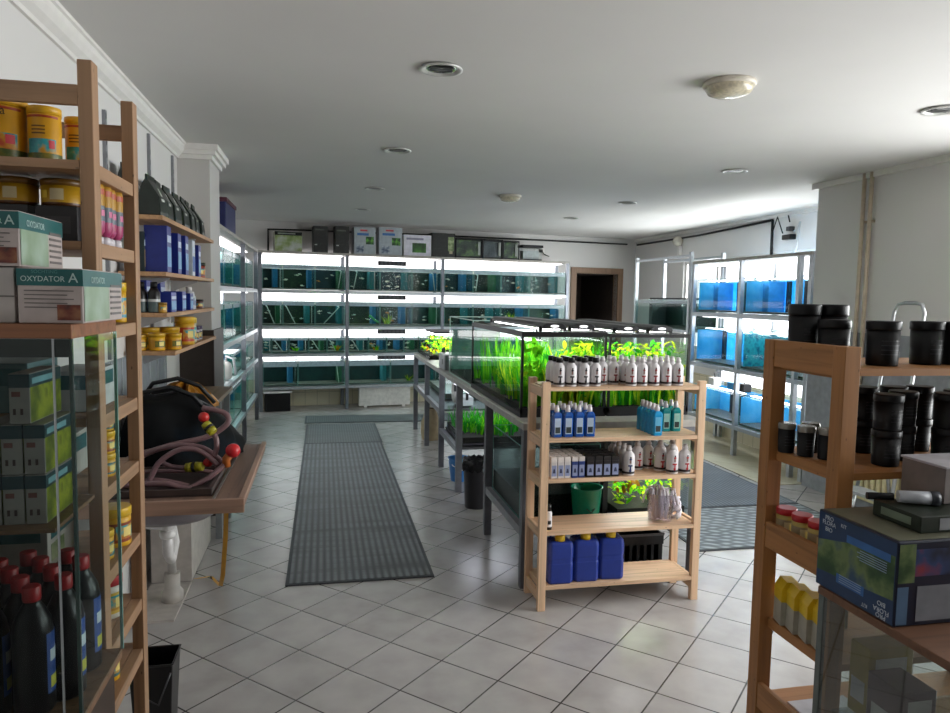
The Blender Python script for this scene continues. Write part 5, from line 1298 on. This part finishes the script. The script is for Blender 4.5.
# ------------------------------------------------------------------ sink counter with hoses
SZ = .82
ct = thing('sink_counter', 'wooden counter board with a steel sink bowl, at the sink wall', 'counter', (0, 0, 0))
wy = wood('#86695a', 1)
MB().box(-1.005, 2.95, SZ-.040, -.318, 4.08, SZ-.002).build('counter_board', wy, ct, .003)
MB().box(-1.005, 2.93, SZ-.045, -.312, 2.95, SZ+.012).build('front_edge', wood('#a58370', 0), ct, .002)
MB().box(-.335, 2.951, SZ-.002, -.312, 4.08, SZ+.012).build('side_edge', wood('#a58370', 1), ct, .002)
MB().box(-.44, 2.96, SZ-.001, -.43, 4.05, SZ+.006).build('steel_strip', metal('#9a9490', .35), ct)
m = MB(); n = 28
prof = [(.232, -.04), (.230, -.08), (.215, -.135), (.165, -.168), (.08, -.18), (.025, -.182)]
m.lathe([(r, z, 0) for r, z in prof], -.68, 3.32, SZ, n, 1.08, .82, cap=False)
m.build('sink_bowl', P('#8d878c', .28, .6, .05), ct)
MB().cyl((-.68, 3.32, SZ-.182), (-.68, 3.32, SZ-.22), .03, .028, 16).tube([(-.68, 3.32, SZ-.22), (-.68, 3.32, SZ-.33), (-.68, 3.38, SZ-.38), (-.68, 3.46, SZ-.33), (-.70, 3.52, SZ-.27), (-.9, 3.6, SZ-.27)], .024, 12).build('drain_trap', P('#d7d4d2', .3), ct)
MB().lathe([(.03, .0, 0), (.034, .01, 0), (.034, .03, 0), (.025, .04, 0)], -.68, 3.32, SZ-.26, 18).build('drain_nut', P('#e0dedb', .3), ct)
MB().lathe([(.055, 0, 0), (.055, .06, 0), (.04, .08, 0), (.04, .16, 0)], -.79, 3.95, .0, 18).build('floor_drain_cup', P('#b9b3ac', .5), ct)
MB().tube([(-.79, 3.95, .16), (-.79, 3.93, .30), (-.74, 3.6, .44), (-.69, 3.45, .47)], .022, 10).build('drain_hose', P('#c7c3be', .4), ct)
MB().box(-.95, 3.70, .0, -.735, 4.19, .012).box(-.752, 4.20, .012, -.735, 4.9, .935).box(-.95, 4.20, .012, -.752, 4.22, .6).build('side_panel', P('#b7b0aa', .5), ct)
MB().box(-.99, 3.05, 0, -.95, 3.09, SZ-.04).box(-.99, 4.0, 0, -.95, 4.04, SZ-.04).build('wall_leg', P('#8a8480', .5), ct) if False else None
for y in (3.02, 4.02): MB().box(-1.0, y, 0, -.96, y+.04, SZ-.04).build('leg', wood('#86695a', 2), ct)
# tray, bag, hoses
t = thing('shallow_tray', 'dark shallow tray lying on the sink counter under the hoses', 'tray', (-.70, 3.44, SZ-.001))
MB().box(-.27, -.40, 0, .25, .03, .008).build('tray_base', P('#3a2f2d', .5), t); MB().box(-.27, -.40, .008, .25, -.385, .03).box(-.27, .015, .008, .25, .03, .03).box(.235, -.385, .008, .25, .015, .03).box(-.27, -.385, .008, -.255, .015, .03).build('tray_rim', P('#4a3e3b', .45), t)
t = thing('holdall', 'big crumpled black bag with handles slumped on the sink counter', 'bag', (-.70, 3.785, SZ+.008))
m = MB(); nu, nv = 40, 14
def bag_r(u, v):
    a = 2*PI*u/nu; f = v/nv
    rx, ry = .265, .27
    prof = (1-f**2.6)**.5 if f < 1 else 0
    wob = 1+.07*math.sin(3*a+2.1*f)+.05*math.sin(7*a-5*f)+.03*math.sin(13*a+9*f)
    ax = math.cos(a); ay = math.sin(a); sq = 1/max(abs(ax)**4+abs(ay)**4, 1e-6)**.25
    x = rx*ax*sq*prof*wob; y = ry*ay*sq*prof*wob
    z = .325*f*(1-.42*(x/.3))*(1+.10*math.sin(14*x+9*y)+.05*math.sin(31*x-17*y))
    return x, y, z
for v in range(nv+1):
    for u in range(nu): m.v.append(bag_r(u, v))
for v in range(nv):
    for u in range(nu): m.f.append((v*nu+u, v*nu+(u+1) % nu, (v+1)*nu+(u+1) % nu, (v+1)*nu+u)); m.m.append(0); m.sm.append(True)
m.build('bag_body', printed('bag_cloth', [(.3, '#08090a'), (.55, '#0c0e10'), (.75, '#101c26')], 5, 3, .8), t)
for (dy, dz) in ((-.14, 0), (.06, .02)):
    MB().tube([(-.20, dy, .26+dz), (-.14, dy-.02, .345+dz), (-.02, dy-.03, .37+dz), (.08, dy-.02, .33+dz), (.15, dy, .24+dz)], .011, 8).build('handle', P('#0b0b0d', .5), t)
MB().tube([(-.22, -.02, .29), (0, -.02, .335), (.16, -.01, .24)], .006, 6).build('zip', P('#2b2c30', .4), t)
HM = P('#7d5f62', .35, 0, .1)
def hose(label, pts, r=.0115, ends=()):
    t = thing('water_hose', label, 'hose', (0, 0, 0))
    P_ = [Vector(p) for p in pts]; out = []
    for i in range(len(P_)-1):
        p0, p1, p2, p3 = P_[max(i-1, 0)], P_[i], P_[i+1], P_[min(i+2, len(P_)-1)]
        for k in range(8):
            f = k/8; out.append(.5*((2*p1)+(-p0+p2)*f+(2*p0-5*p1+4*p2-p3)*f*f+(-p0+3*p1-3*p2+p3)*f**3))
    out.append(P_[-1])
    MB().tube(out, r, 10).build('tube', HM, t)
    for (a, b, rr, mt, nm) in ends: MB().cyl(a, b, rr, rr, 16).build(nm, mt, t)
    return t
YC, YB = P('#a8a020', .4), P('#15140f', .4)
hose('mauve hose arching up over the black bag from the yellow and red coupling', [(-0.855, 3.3, 0.911), (-0.794, 3.312, 0.94), (-0.733, 3.324, 0.955), (-0.67, 3.336, 0.972), (-0.598, 3.348, 0.986), (-0.525, 3.36, 1.0), (-0.467, 3.372, 1.027), (-0.426, 3.384, 1.065), (-0.436, 3.396, 1.099), (-0.48, 3.408, 1.116), (-0.541, 3.42, 1.126)], 0.0125)
hose('mauve hose in the tall middle loop before the black bag', [(-0.861, 3.32, 0.881), (-0.795, 3.313, 0.924), (-0.745, 3.306, 0.95), (-0.695, 3.299, 0.97), (-0.612, 3.291, 0.982), (-0.522, 3.284, 0.968), (-0.464, 3.277, 0.927), (-0.438, 3.27, 0.901)], 0.0125)
hose('mauve hose rising steeply from the tray into the inner loop', [(-0.734, 3.21, 0.831), (-0.719, 3.217, 0.867), (-0.688, 3.223, 0.924), (-0.617, 3.23, 0.972), (-0.547, 3.237, 0.973), (-0.492, 3.243, 0.939), (-0.456, 3.25, 0.897)], 0.0115)
hose('mauve hose lying straight across the tray before the bag', [(-0.872, 3.36, 0.847), (-0.823, 3.356, 0.851), (-0.741, 3.352, 0.855), (-0.658, 3.348, 0.854), (-0.566, 3.344, 0.855), (-0.49, 3.34, 0.846)], 0.0095)
hose('short mauve hose ending in the yellow coupling in the tray', [(-0.706, 3.31, 0.911), (-0.672, 3.3, 0.893), (-0.638, 3.29, 0.885), (-0.593, 3.28, 0.884)], 0.0105)
hose('thick mauve hose from the orange joint down to the front of the tray', [(-0.561, 3.17, 0.817), (-0.524, 3.188, 0.833), (-0.487, 3.205, 0.853), (-0.449, 3.223, 0.882), (-0.418, 3.24, 0.905)], 0.0125)
hose('mauve hose lying flat along the front of the tray', [(-0.836, 3.16, 0.844), (-0.775, 3.158, 0.844), (-0.714, 3.156, 0.848), (-0.652, 3.154, 0.847), (-0.597, 3.152, 0.831), (-0.55, 3.15, 0.82)], 0.0125)
hose('second mauve hose lying flat behind the front one in the tray', [(-0.842, 3.24, 0.838), (-0.761, 3.23, 0.843), (-0.696, 3.22, 0.848), (-0.631, 3.21, 0.838), (-0.566, 3.2, 0.821)], 0.0105)
hose('short upright mauve hose under the yellow and red coupling', [(-0.471, 3.27, 1.029), (-0.461, 3.263, 1.008), (-0.46, 3.257, 0.97), (-0.47, 3.25, 0.937)], 0.0115)
def coupling(label, p, q, red=None):
    t = thing('hose_coupling', label, 'coupling', (0, 0, 0)); p, q = Vector(p), Vector(q)
    MB().cyl(p, p.lerp(q, .4), .020, .022, 16).build('yellow_collar', YC, t); MB().cyl(p.lerp(q, .41), p.lerp(q, .6), .0235, .0235, 16).build('black_ring', YB, t); MB().cyl(p.lerp(q, .61), q, .022, .019, 16).build('yellow_collar', YC, t)
    if red is not None:
        c = Vector(red[0]); r = red[1]
        MB().lathe([(r*math.sin(PI*k/10)+.0005, -r*math.cos(PI*k/10), 0) for k in range(11)], c.x, c.y, c.z, 18, cap=False).build('red_knob', P('#c02a26', .35), t)
    return t
coupling('yellow and black hose coupling with red knob on top of the bag', (-0.474, 3.27, 1.038), (-0.511, 3.29, 1.077), ((-0.518, 3.3, 1.103), .023))
coupling('yellow and black hose coupling lying in the tray', (-0.59, 3.28, 0.884), (-0.519, 3.26, 0.892), ((-0.498, 3.27, 0.907), .020))
t = thing('valve_ball', 'large red ball knob with orange joint at the hose end by the counter edge', 'valve', (0, 0, 0))
MB().lathe([(.031*math.sin(PI*k/12)+.0005, -.031*math.cos(PI*k/12), 0) for k in range(13)], -0.389, 3.24, 0.963, 20, cap=False).build('ball', P('#c8242a', .3), t)
MB().tube([(-0.389, 3.24, 0.963), (-0.418, 3.24, 0.925), (-0.417, 3.24, 0.892)], .018, 12).build('orange_joint', P('#b5632a', .4), t)
# second counter with an orange bag
t = thing('counter', 'wooden side counter behind the sink counter, running to the pillar', 'counter', (0, 0, 0))
MB().box(-1.005, 4.24, .945, -.655, 5.46, .972).build('counter_board', wood('#84705a', 1), t, .003)
for (x, y) in ((-.71, 4.95), (-.71, 5.40), (-.98, 4.95), (-.98, 5.40)): MB().box(x, y, 0, x+.04, y+.04, .945).build('leg', P('#8f9397', .4, .3), t)
t = thing('plastic_bag', 'crumpled orange bag lying on the side counter', 'bag', (-.80, 4.46, .973))
m = MB(); nu, nv = 30, 8
for v in range(nv+1):
    for u in range(nu):
        a = 2*PI*u/nu; f = v/nv; pr2 = max(0, 1-f**1.8)**.5
        w_ = 1+.16*math.sin(4*a+3*f)+.12*math.sin(9*a-7*f)
        m.v.append((.15*math.cos(a)*pr2*w_, .17*math.sin(a)*pr2*w_, .13*f*(1+.3*math.sin(5*a))))
for v in range(nv):
    for u in range(nu): m.f.append((v*nu+u, v*nu+(u+1) % nu, (v+1)*nu+(u+1) % nu, (v+1)*nu+u)); m.m.append(0); m.sm.append(False)
m.build('bag_body', P('#a8701c', .3, 0, .3, 12), t)
MB().box(.02, .06, .0, .12, .14, .004, 0, Matrix.Translation((.04, 0, .001))).build('sticker', P('#c9b93e', .4), t)
m = MB(); pts = [(-.47, 3.62, .772), (-.47, 3.64, .62), (-.485, 3.70, .42), (-.52, 3.85, .17), (-.56, 4.05, .03), (-.64, 4.25, .012), (-.72, 4.2, .022)]
for i, p in enumerate(pts):
    m.v += [(p[0]-.012, p[1]+.006, p[2]), (p[0]+.012, p[1]-.006, p[2]+.001)]
for i in range(len(pts)-1): m.f.append((2*i, 2*i+1, 2*i+3, 2*i+2)); m.m.append(0); m.sm.append(True)
t = tag(m.build('ratchet_strap', P('#c98f14', .5)), 'yellow strap hanging from the sink counter to the floor', 'strap')

# ------------------------------------------------------------------ darker pine unit by the window side entrance
VX0, VY0 = 1.40, 1.70
pine_rack('brown pine shelving of black jars beside the glass case on the window side', VX0, 2.26, VY0, 2.07, 1.533, [1.472, 1.178, .905, .622, .34], .050, .050, W_R, [1.533, .945, .40], .085)
def black_jar(name, r, h, lidm, silver=True):
    t = thing(name, 'x', 'jar')
    bo = MB().lathe([(r*.90, 0, 0), (r*.92, .003, 0), (r*.97, h*.80, 0)], n=26).build('jar_body', P('#0a0a0d', .45, 0, .15, 18, .3), t)
    MB().lathe([(r*1.0, h*.80, 0), (r*1.02, h*.82, 0), (r*1.02, h*.97, 0), (r*.98, h, 0)], n=26).build('lid', lidm, t)
    m = MB()
    for k in range(4): m.arc(r*.955, -.8, .9, h*(.25+.1*k), h*(.27+.1*k), 0, 8)
    la = m.build('label', P('#2a2b30', .4), bo)
    MB().arc(r*.965, .75, 1.0, h*.15, h*.42, 0, 2).build('price_tag', P('#8f9094', .4), bo)
    return t
BLID = P('#0d0d10', .4, 0, .12, 18, .3); SLID = P('#8d8a83', .25, .5)
bj = black_jar('substrate_bucket', .046, .13, BLID)
bjt = black_jar('substrate_bucket', .048, .175, BLID)
place(bjt, (1.478, 1.985, 1.473), 'tall black bucket in the rear corner, top of the brown pine unit', .2); place(bjt, (1.575, 1.985, 1.473), 'second tall black bucket in the rear row, top of the brown pine unit', .1)
for x, y, lb in ((1.515, 1.895, 'short black bucket behind the corner post'), (1.605, 1.800, 'short black bucket in the front row by the corner post'), (1.785, 1.83, 'black bucket beside the gap, first of the group further in'), (1.880, 1.815, 'black bucket, second of the group further in'), (1.975, 1.80, 'black bucket, third of the group further in'), (2.075, 1.82, 'black bucket, fourth of the group further in')):
    p = place(bj, (x, y, 1.473), lb + ', top of brown unit', .3 if x > 1.7 else 0, 'short black buckets'); 
    if x > 1.7: p.scale = (1.0, 1.0, 1.0)
sj = black_jar('supplement_jar', .0265, .094, SLID)
for k, (x, y, lb) in enumerate(((1.437, 1.985, 'first behind the rear post'), (1.462, 1.925, 'second'), (1.497, 1.875, 'third, close to the front post'), (1.515, 1.975, 'in the rear row'))):
    place(sj, (x, y, 1.179), f'small black jar with silver lid on the second shelf, {lb}', .2*k, 'small black jars')
tj = black_jar('supplement_jar', .040, .105, BLID)
n = 0
for k, x in enumerate((1.625, 1.735, 1.835, 1.935, 2.03)):
    for j in range(2):
        y = 1.785 if k in (0, 2, 4) else 1.85
        p = place(tj, (x, y, 1.179+.1055*j), f'black jar, {["lower", "upper"][j]} of the {ORD[k]} front stack from the post, second shelf', .3*j, 'stacked black jars')
for k, x in enumerate((1.69, 1.80, 1.90)):
    for j in range(2): place(tj, (x, 1.96, 1.179+.1055*j), f'black jar, {["lower", "upper"][j]} of the {ORD[k]} stack along the rear edge, second shelf', .3*j, 'stacked black jars')
for k, (x, y) in enumerate(((1.452, 1.985), (1.455, 1.912), (1.460, 1.842))):
    small_jar('food_tin', f'clear tin with red lid, {["beside the rear post", "in the middle", "beside the blue carton"][k]}, third shelf of brown unit', (x, y, .906), .030, .092, P('#b39a4e', .35), P('#b5222c', .35), P('#8c7a5c', .4), P('#c9b98e', .5), -.3)
def gable():
    t = thing('food_carton', 'x', 'carton')
    w, d = .034, .030
    MB().prism([(-w, -d), (w, -d), (w, d), (-w, d)], 0, .075).build('carton_base', P('#a7a294', .5), t, .001)
    MB().prism([(-w, .0755), (w, .0755), (w, .115), (w*.55, .142), (-w*.55, .142), (-w, .115)], -d, d, 0, 'y').build('yellow_top', P('#d6b322', .4), t, .001)
    MB().box(-w*.35, -d-.001, .120, w*.35, -d+.001, .128).build('hang_slot', P('#2b2410', .5), t)
    return t
gb = gable()
for k in range(5): place(gb, (1.466 if k < 4 else 1.60, 1.972-.062*k if k < 4 else 1.93, .623), f'yellow gabled carton, {["beside the rear post", "second from the rear post", "third from the rear post", "beside the front post", "further in behind the post"][k]}, fourth shelf', -.25)
t = thing('paper_sheet', 'white sheets lying on the bottom shelf of the brown pine unit', 'paper', (1.55, 1.8, .341))
MB().box(-.06, -.03, 0, .15, .18, .006).build('sheet', P('#c9cad3', .6), t); MB().box(-.02, .02, .0065, .12, .03, .0068).build('print_line', P('#8a8b92', .6), t)
# ------------------------------------------------------------------ glass case on the window side, with cartons on top
GX, GY0, GY1, GZ = 1.352, .95, 1.69, .868
gc = thing('display_case', 'glass display case with wooden top on the window side, under the blue carton', 'display case', (0, 0, 0))
MB().box(GX-.004, GY0, GZ-.022, 2.3, GY1, GZ).build('top_board', wood('#6d4a34', 0), gc, .002)
MB().box(GX, GY0, 0, 2.3, GY1, .10).build('base', P('#4a3a2c', .5), gc)
MB().quad((GX+.002, GY0, .10), (GX+.002, GY1, .10), (GX+.002, GY1, GZ-.022), (GX+.002, GY0, GZ-.022)).build('side_pane', SGF, gc)  # darker tint again, dims what stands inside
MB().quad((GX+.004, GY1-.002, .10), (2.3, GY1-.002, .10), (2.3, GY1-.002, GZ-.022), (GX+.004, GY1-.002, GZ-.022)).build('back_pane', SG, gc)
MB().box(GX+.0, GY1-.02, .10, GX+.012, GY1, GZ-.022).build('corner_post', P('#5c6462', .25), gc)
MB().box(GX+.03, GY0+.02, .52, 2.28, GY1-.04, .528).build('glass_shelf', glassy('shelf_glass', (.85, .92, .9), .12), gc)
for k, (x, y, z, w, d, h, col, nm, lb) in enumerate(((1.42, 1.45, .529, .10, .12, .15, '#3d2f3a', 'accessory_box', 'dark purple box on the glass shelf of the window-side case'), (1.50, 1.30, .529, .16, .10, .12, '#5c666c', 'accessory_box', 'grey blister box on the glass shelf of the window-side case'),
                     (1.43, 1.58, .529, .14, .07, .20, '#a08a28', 'accessory_box', 'yellow carton at the back of the glass shelf'), (1.45, 1.14, .101, .16, .14, .25, '#8f8a2c', 'accessory_box', 'yellow-green carton standing on the floor of the window-side case'), (1.62, 1.42, .101, .2, .16, .2, '#7d8a90', 'accessory_box', 'pale grey carton on the floor of the window-side case'))):
    t = thing(nm, lb, 'box', (x, y, z))
    MB().box(0, 0, 0, w, d, h).build('box_body', P(col, .4), t, .003)
    MB().box(-.001, d*.15, h*.2, 0, d*.85, h*.5).build('print', P('#c3c5c6', .5), t); MB().box(w*.15, -.001, h*.55, w*.85, 0, h*.85).build('title', P('#d0cfc8', .5), t)
JN = printed('co2_picture', [(.3, '#16301f'), (.42, '#2f4f2a'), (.55, '#6b7d4d'), (.7, '#2d4a66')], 11, 4)
jb = thing('co2_set_carton', 'dark blue carton with plant picture and white lettering on the window-side case', 'box', (1.352, 1.425, GZ+.001))
w, d, h = .42, .283, .212
NB = P('#16345a', .35); NBD = P('#0f1830', .35)
MB().box(0, 0, 0, w, d, h).build('box_body', NBD, jb, .004)
sf = MB().quad((-.001, .004, .004), (-.001, .004, h-.004), (-.001, d-.004, h-.004), (-.001, d-.004, .004)).build('side_face', NB, jb)
MB().poly([(-.0014, .006, .065), (-.0014, .006, .175), (-.0014, .07, .175), (-.0014, d-.006, .13), (-.0014, d-.006, .045), (-.0014, .2, .05)]).build('plant_picture', JN, sf)
MB().quad((-.0018, .02, .155), (-.0018, .17, .155), (-.0018, .17, .175), (-.0018, .02, .175)).build('blue_panel', P('#2f62a0', .4), sf)
MB().quad((-.0018, .10, .035), (-.0018, .20, .035), (-.0018, .20, .06), (-.0018, .10, .06)).build('blue_panel', P('#2f62a0', .4), sf)
WT = P('#c3cbd6', .5)
for k, (tx, z) in enumerate((('PRO', .197), ('FLORA', .183), ('BIO', .166))): lettering(tx, .017, WT, sf, FACE('-x', -.0022, d-.045, z))
lettering('KIT', .014, WT, sf, FACE('-x', -.0022, d-.10, .192))
for k, (tx, z) in enumerate((('PRO', .012), ('FLORA', .026), ('BIO', .043))): lettering(tx, .017, WT, sf, FACE('-x', -.0022, .04, z, PI))
lettering('KIT', .014, WT, sf, FACE('-x', -.0022, .095, .016, PI))
m = MB(); m2 = MB()
for k in range(5): m.box(-.0024, .03, .150-.006*k-.002, -.0019, .12+.01*(k % 2), .150-.006*k)
for k in range(4): m2.box(-.0024, .11, .058-.006*k, -.0019, .19, .060-.006*k)
m.build('small_print', P('#8ea3bd', .5), sf); m2.build('small_print', P('#8ea3bd', .5), sf)
MB().box(.004, -.0012, .11, .05, -.0004, h-.006).build('corner_picture', JN, jb); MB().box(.05, -.0012, .125, w-.01, -.0004, h-.02).build('front_picture', printed('co2_front', [(.35, '#101830'), (.5, '#27406e'), (.62, '#8a2a34'), (.72, '#2a4f8a')], 9), jb)
MB().box(.06, -.0014, .012, w-.01, -.0006, .100).build('front_label', P('#7d8088', .5), jb); MB().box(.004, -.0012, .006, .035, -.0004, .10).build('corner_stripe', P('#4d6b8a', .5), jb)
MB().box(.01, .01, h, w-.01, d-.01, h+.001).build('top_face', P('#6b6a58', .4), jb)
t = thing('small_carton', 'flat dark green carton with white label lying on the blue carton', 'box', (1.455, 1.47, GZ+.215))
MB().box(0, 0, 0, .28, .16, .042).build('box_body', P('#1a2417', .4), t, .002); MB().box(.055, -.001, .006, .22, -.0003, .036).build('white_label', P('#8d8f93', .5), t); MB().box(-.001, .03, .012, -.0003, .13, .032).build('side_title', P('#6d7a68', .5), t)
t = thing('suction_pump', 'little white pump with black hose lying on the dark green carton', 'pump', (1.475, 1.59, GZ+.258))
MB().cyl((.02, 0, .017), (.09, -.03, .017), .016, .018, 16).build('pump_body', P('#b9bcc4', .3), t); MB().cyl((.09, -.03, .017), (.11, -.038, .017), .019, .019, 16).build('end_ring', P('#3c4048', .3), t)
MB().cyl((-.05, .03, .013), (.01, .005, .015), .010, .010, 12).build('hose', BLACK, t)
t = thing('carton', 'plain grey-brown carton with lit top painted paler leaning behind the green carton', 'box', (1.605, 1.555, GZ+.258))
MB().box(0, 0, .0, .3, .145, .095).build('box_body', P('#7d7370', .6), t, .002); MB().box(-.004, -.004, .095, .304, .149, .102).build('lid', P('#b9b6bd', .6), t, .002)  # paler slab on top: light on the top face put into the colour
# ------------------------------------------------------------------ things at the projecting wall
t = thing('radiator', 'cream column radiator under the pipes on the projecting wall', 'radiator', (4.26, 4.02, 0))
for k in range(20): MB().box(-.09, .06*k, .13, -.02, .06*k+.042, .66).build('column', P('#cfc29a', .35), t, .012)
MB().box(-.07, 0, .10, -.04, 1.18, .14).box(-.07, 0, .64, -.04, 1.18, .67).build('manifold', P('#cfc29a', .35), t)
for k in range(2): MB().box(-.06, .1+.95*k, 0, -.045, .13+.95*k, .13).build('foot', P('#b8ab86', .4), t)
for k, y in enumerate((4.98, 5.06)):
    t = thing('heating_pipe', f'beige vertical heating pipe on the projecting wall, {["outer", "inner"][k]} of two', 'pipe', (4.245, y, 0))
    MB().cyl((0, 0, .66), (0, 0, HC-.005), .016, .016, 14).build('pipe', P('#c9b9a4', .4), t)
    for z in (1.2, 2.3): MB().box(0, -.02, z, .034, .02, z+.02).build('clip', P('#b8aa96', .4), t)
ld = thing('step_ladder', 'folding step ladder with a rounded chrome handle by the projecting wall', 'ladder', (3.86, 4.05, 0))
AM = metal('#b7babd', .3)
MB().tube([(-.10, 0, .35), (.0, .02, 1.0), (.08, .02, 1.60), (.085, .05, 1.655), (.085, .10, 1.665), (.085, .20, 1.665), (.085, .25, 1.655), (.08, .28, 1.60), (.0, .30, 1.0), (-.10, .32, .35)], .013, 12).build('hand_rail', AM, ld)
for y in (.0, .32):
    MB().tube([(-.10, y, .35), (-.17, y, 0)], .013, 10).build('leg', AM, ld); MB().tube([(.06, y, .95), (.22, y, 0)], .013, 10).build('leg', AM, ld)
for (x, z) in ((-.05, .66), (-.12, .34)): MB().box(x-.12, .0, z-.012, x+.03, .32, z+.012).build('step', P('#a8abad', .4, .4), ld, .004)

# ------------------------------------------------------------------ light
def area(name, loc, rot, sx, sy, power, col=(1, 1, 1)):
    l = bpy.data.lights.new(name, 'AREA'); l.shape = 'RECTANGLE'; l.size = sx; l.size_y = sy; l.energy = power; l.color = col
    o = bpy.data.objects.new(name, l); COL.objects.link(o); o.location = loc; o.rotation_euler = rot
    return o
# daylight outside the two windows (lamps aim to -X)
area('window_daylight', (5.75, 8.1, 1.7), (0, PI/2, 0), 1.6, 3.9, 260, (.97, .99, 1))
area('shop_window_daylight', (4.75, 2.1, 1.7), (0, PI/2, 0), 1.9, 3.9, 215, (1, .99, .985))
# added weak fill from behind the camera, before the closed rear wall
area('rear_fill', (1.6, -2.85, 1.5), (PI/2, 0, 0), 3.2, 2.0, .4, (1, .97, .94))
w = bpy.data.worlds.new('daylight'); S.world = w; w.use_nodes = True
nt = w.node_tree; nt.nodes.clear(); o = nt.nodes.new('ShaderNodeOutputWorld'); b = nt.nodes.new('ShaderNodeBackground')
b.inputs[0].default_value = (.92, .96, 1, 1); b.inputs[1].default_value = 1.6; nt.links.new(b.outputs[0], o.inputs[0])
S.view_settings.view_transform = 'Standard'; S.view_settings.look = 'None'; S.view_settings.exposure = .15; S.view_settings.gamma = 1
c = S.cycles
c.max_bounces = 8; c.diffuse_bounces = 4; c.glossy_bounces = 3; c.transmission_bounces = 4; c.transparent_max_bounces = 32
c.caustics_reflective = False; c.caustics_refractive = False; c.sample_clamp_indirect = 4; c.use_denoising = True

if __name__ == '__main__':
    import re as _re
    for _o in bpy.data.objects:
        if 'label' in _o:
            _n = len(_re.findall(r"[A-Za-z0-9][A-Za-z0-9'-]*", _o['label']))
            if _n > 16 or _n < 4: print('LABEL', _n, _o.name, _o['label'])
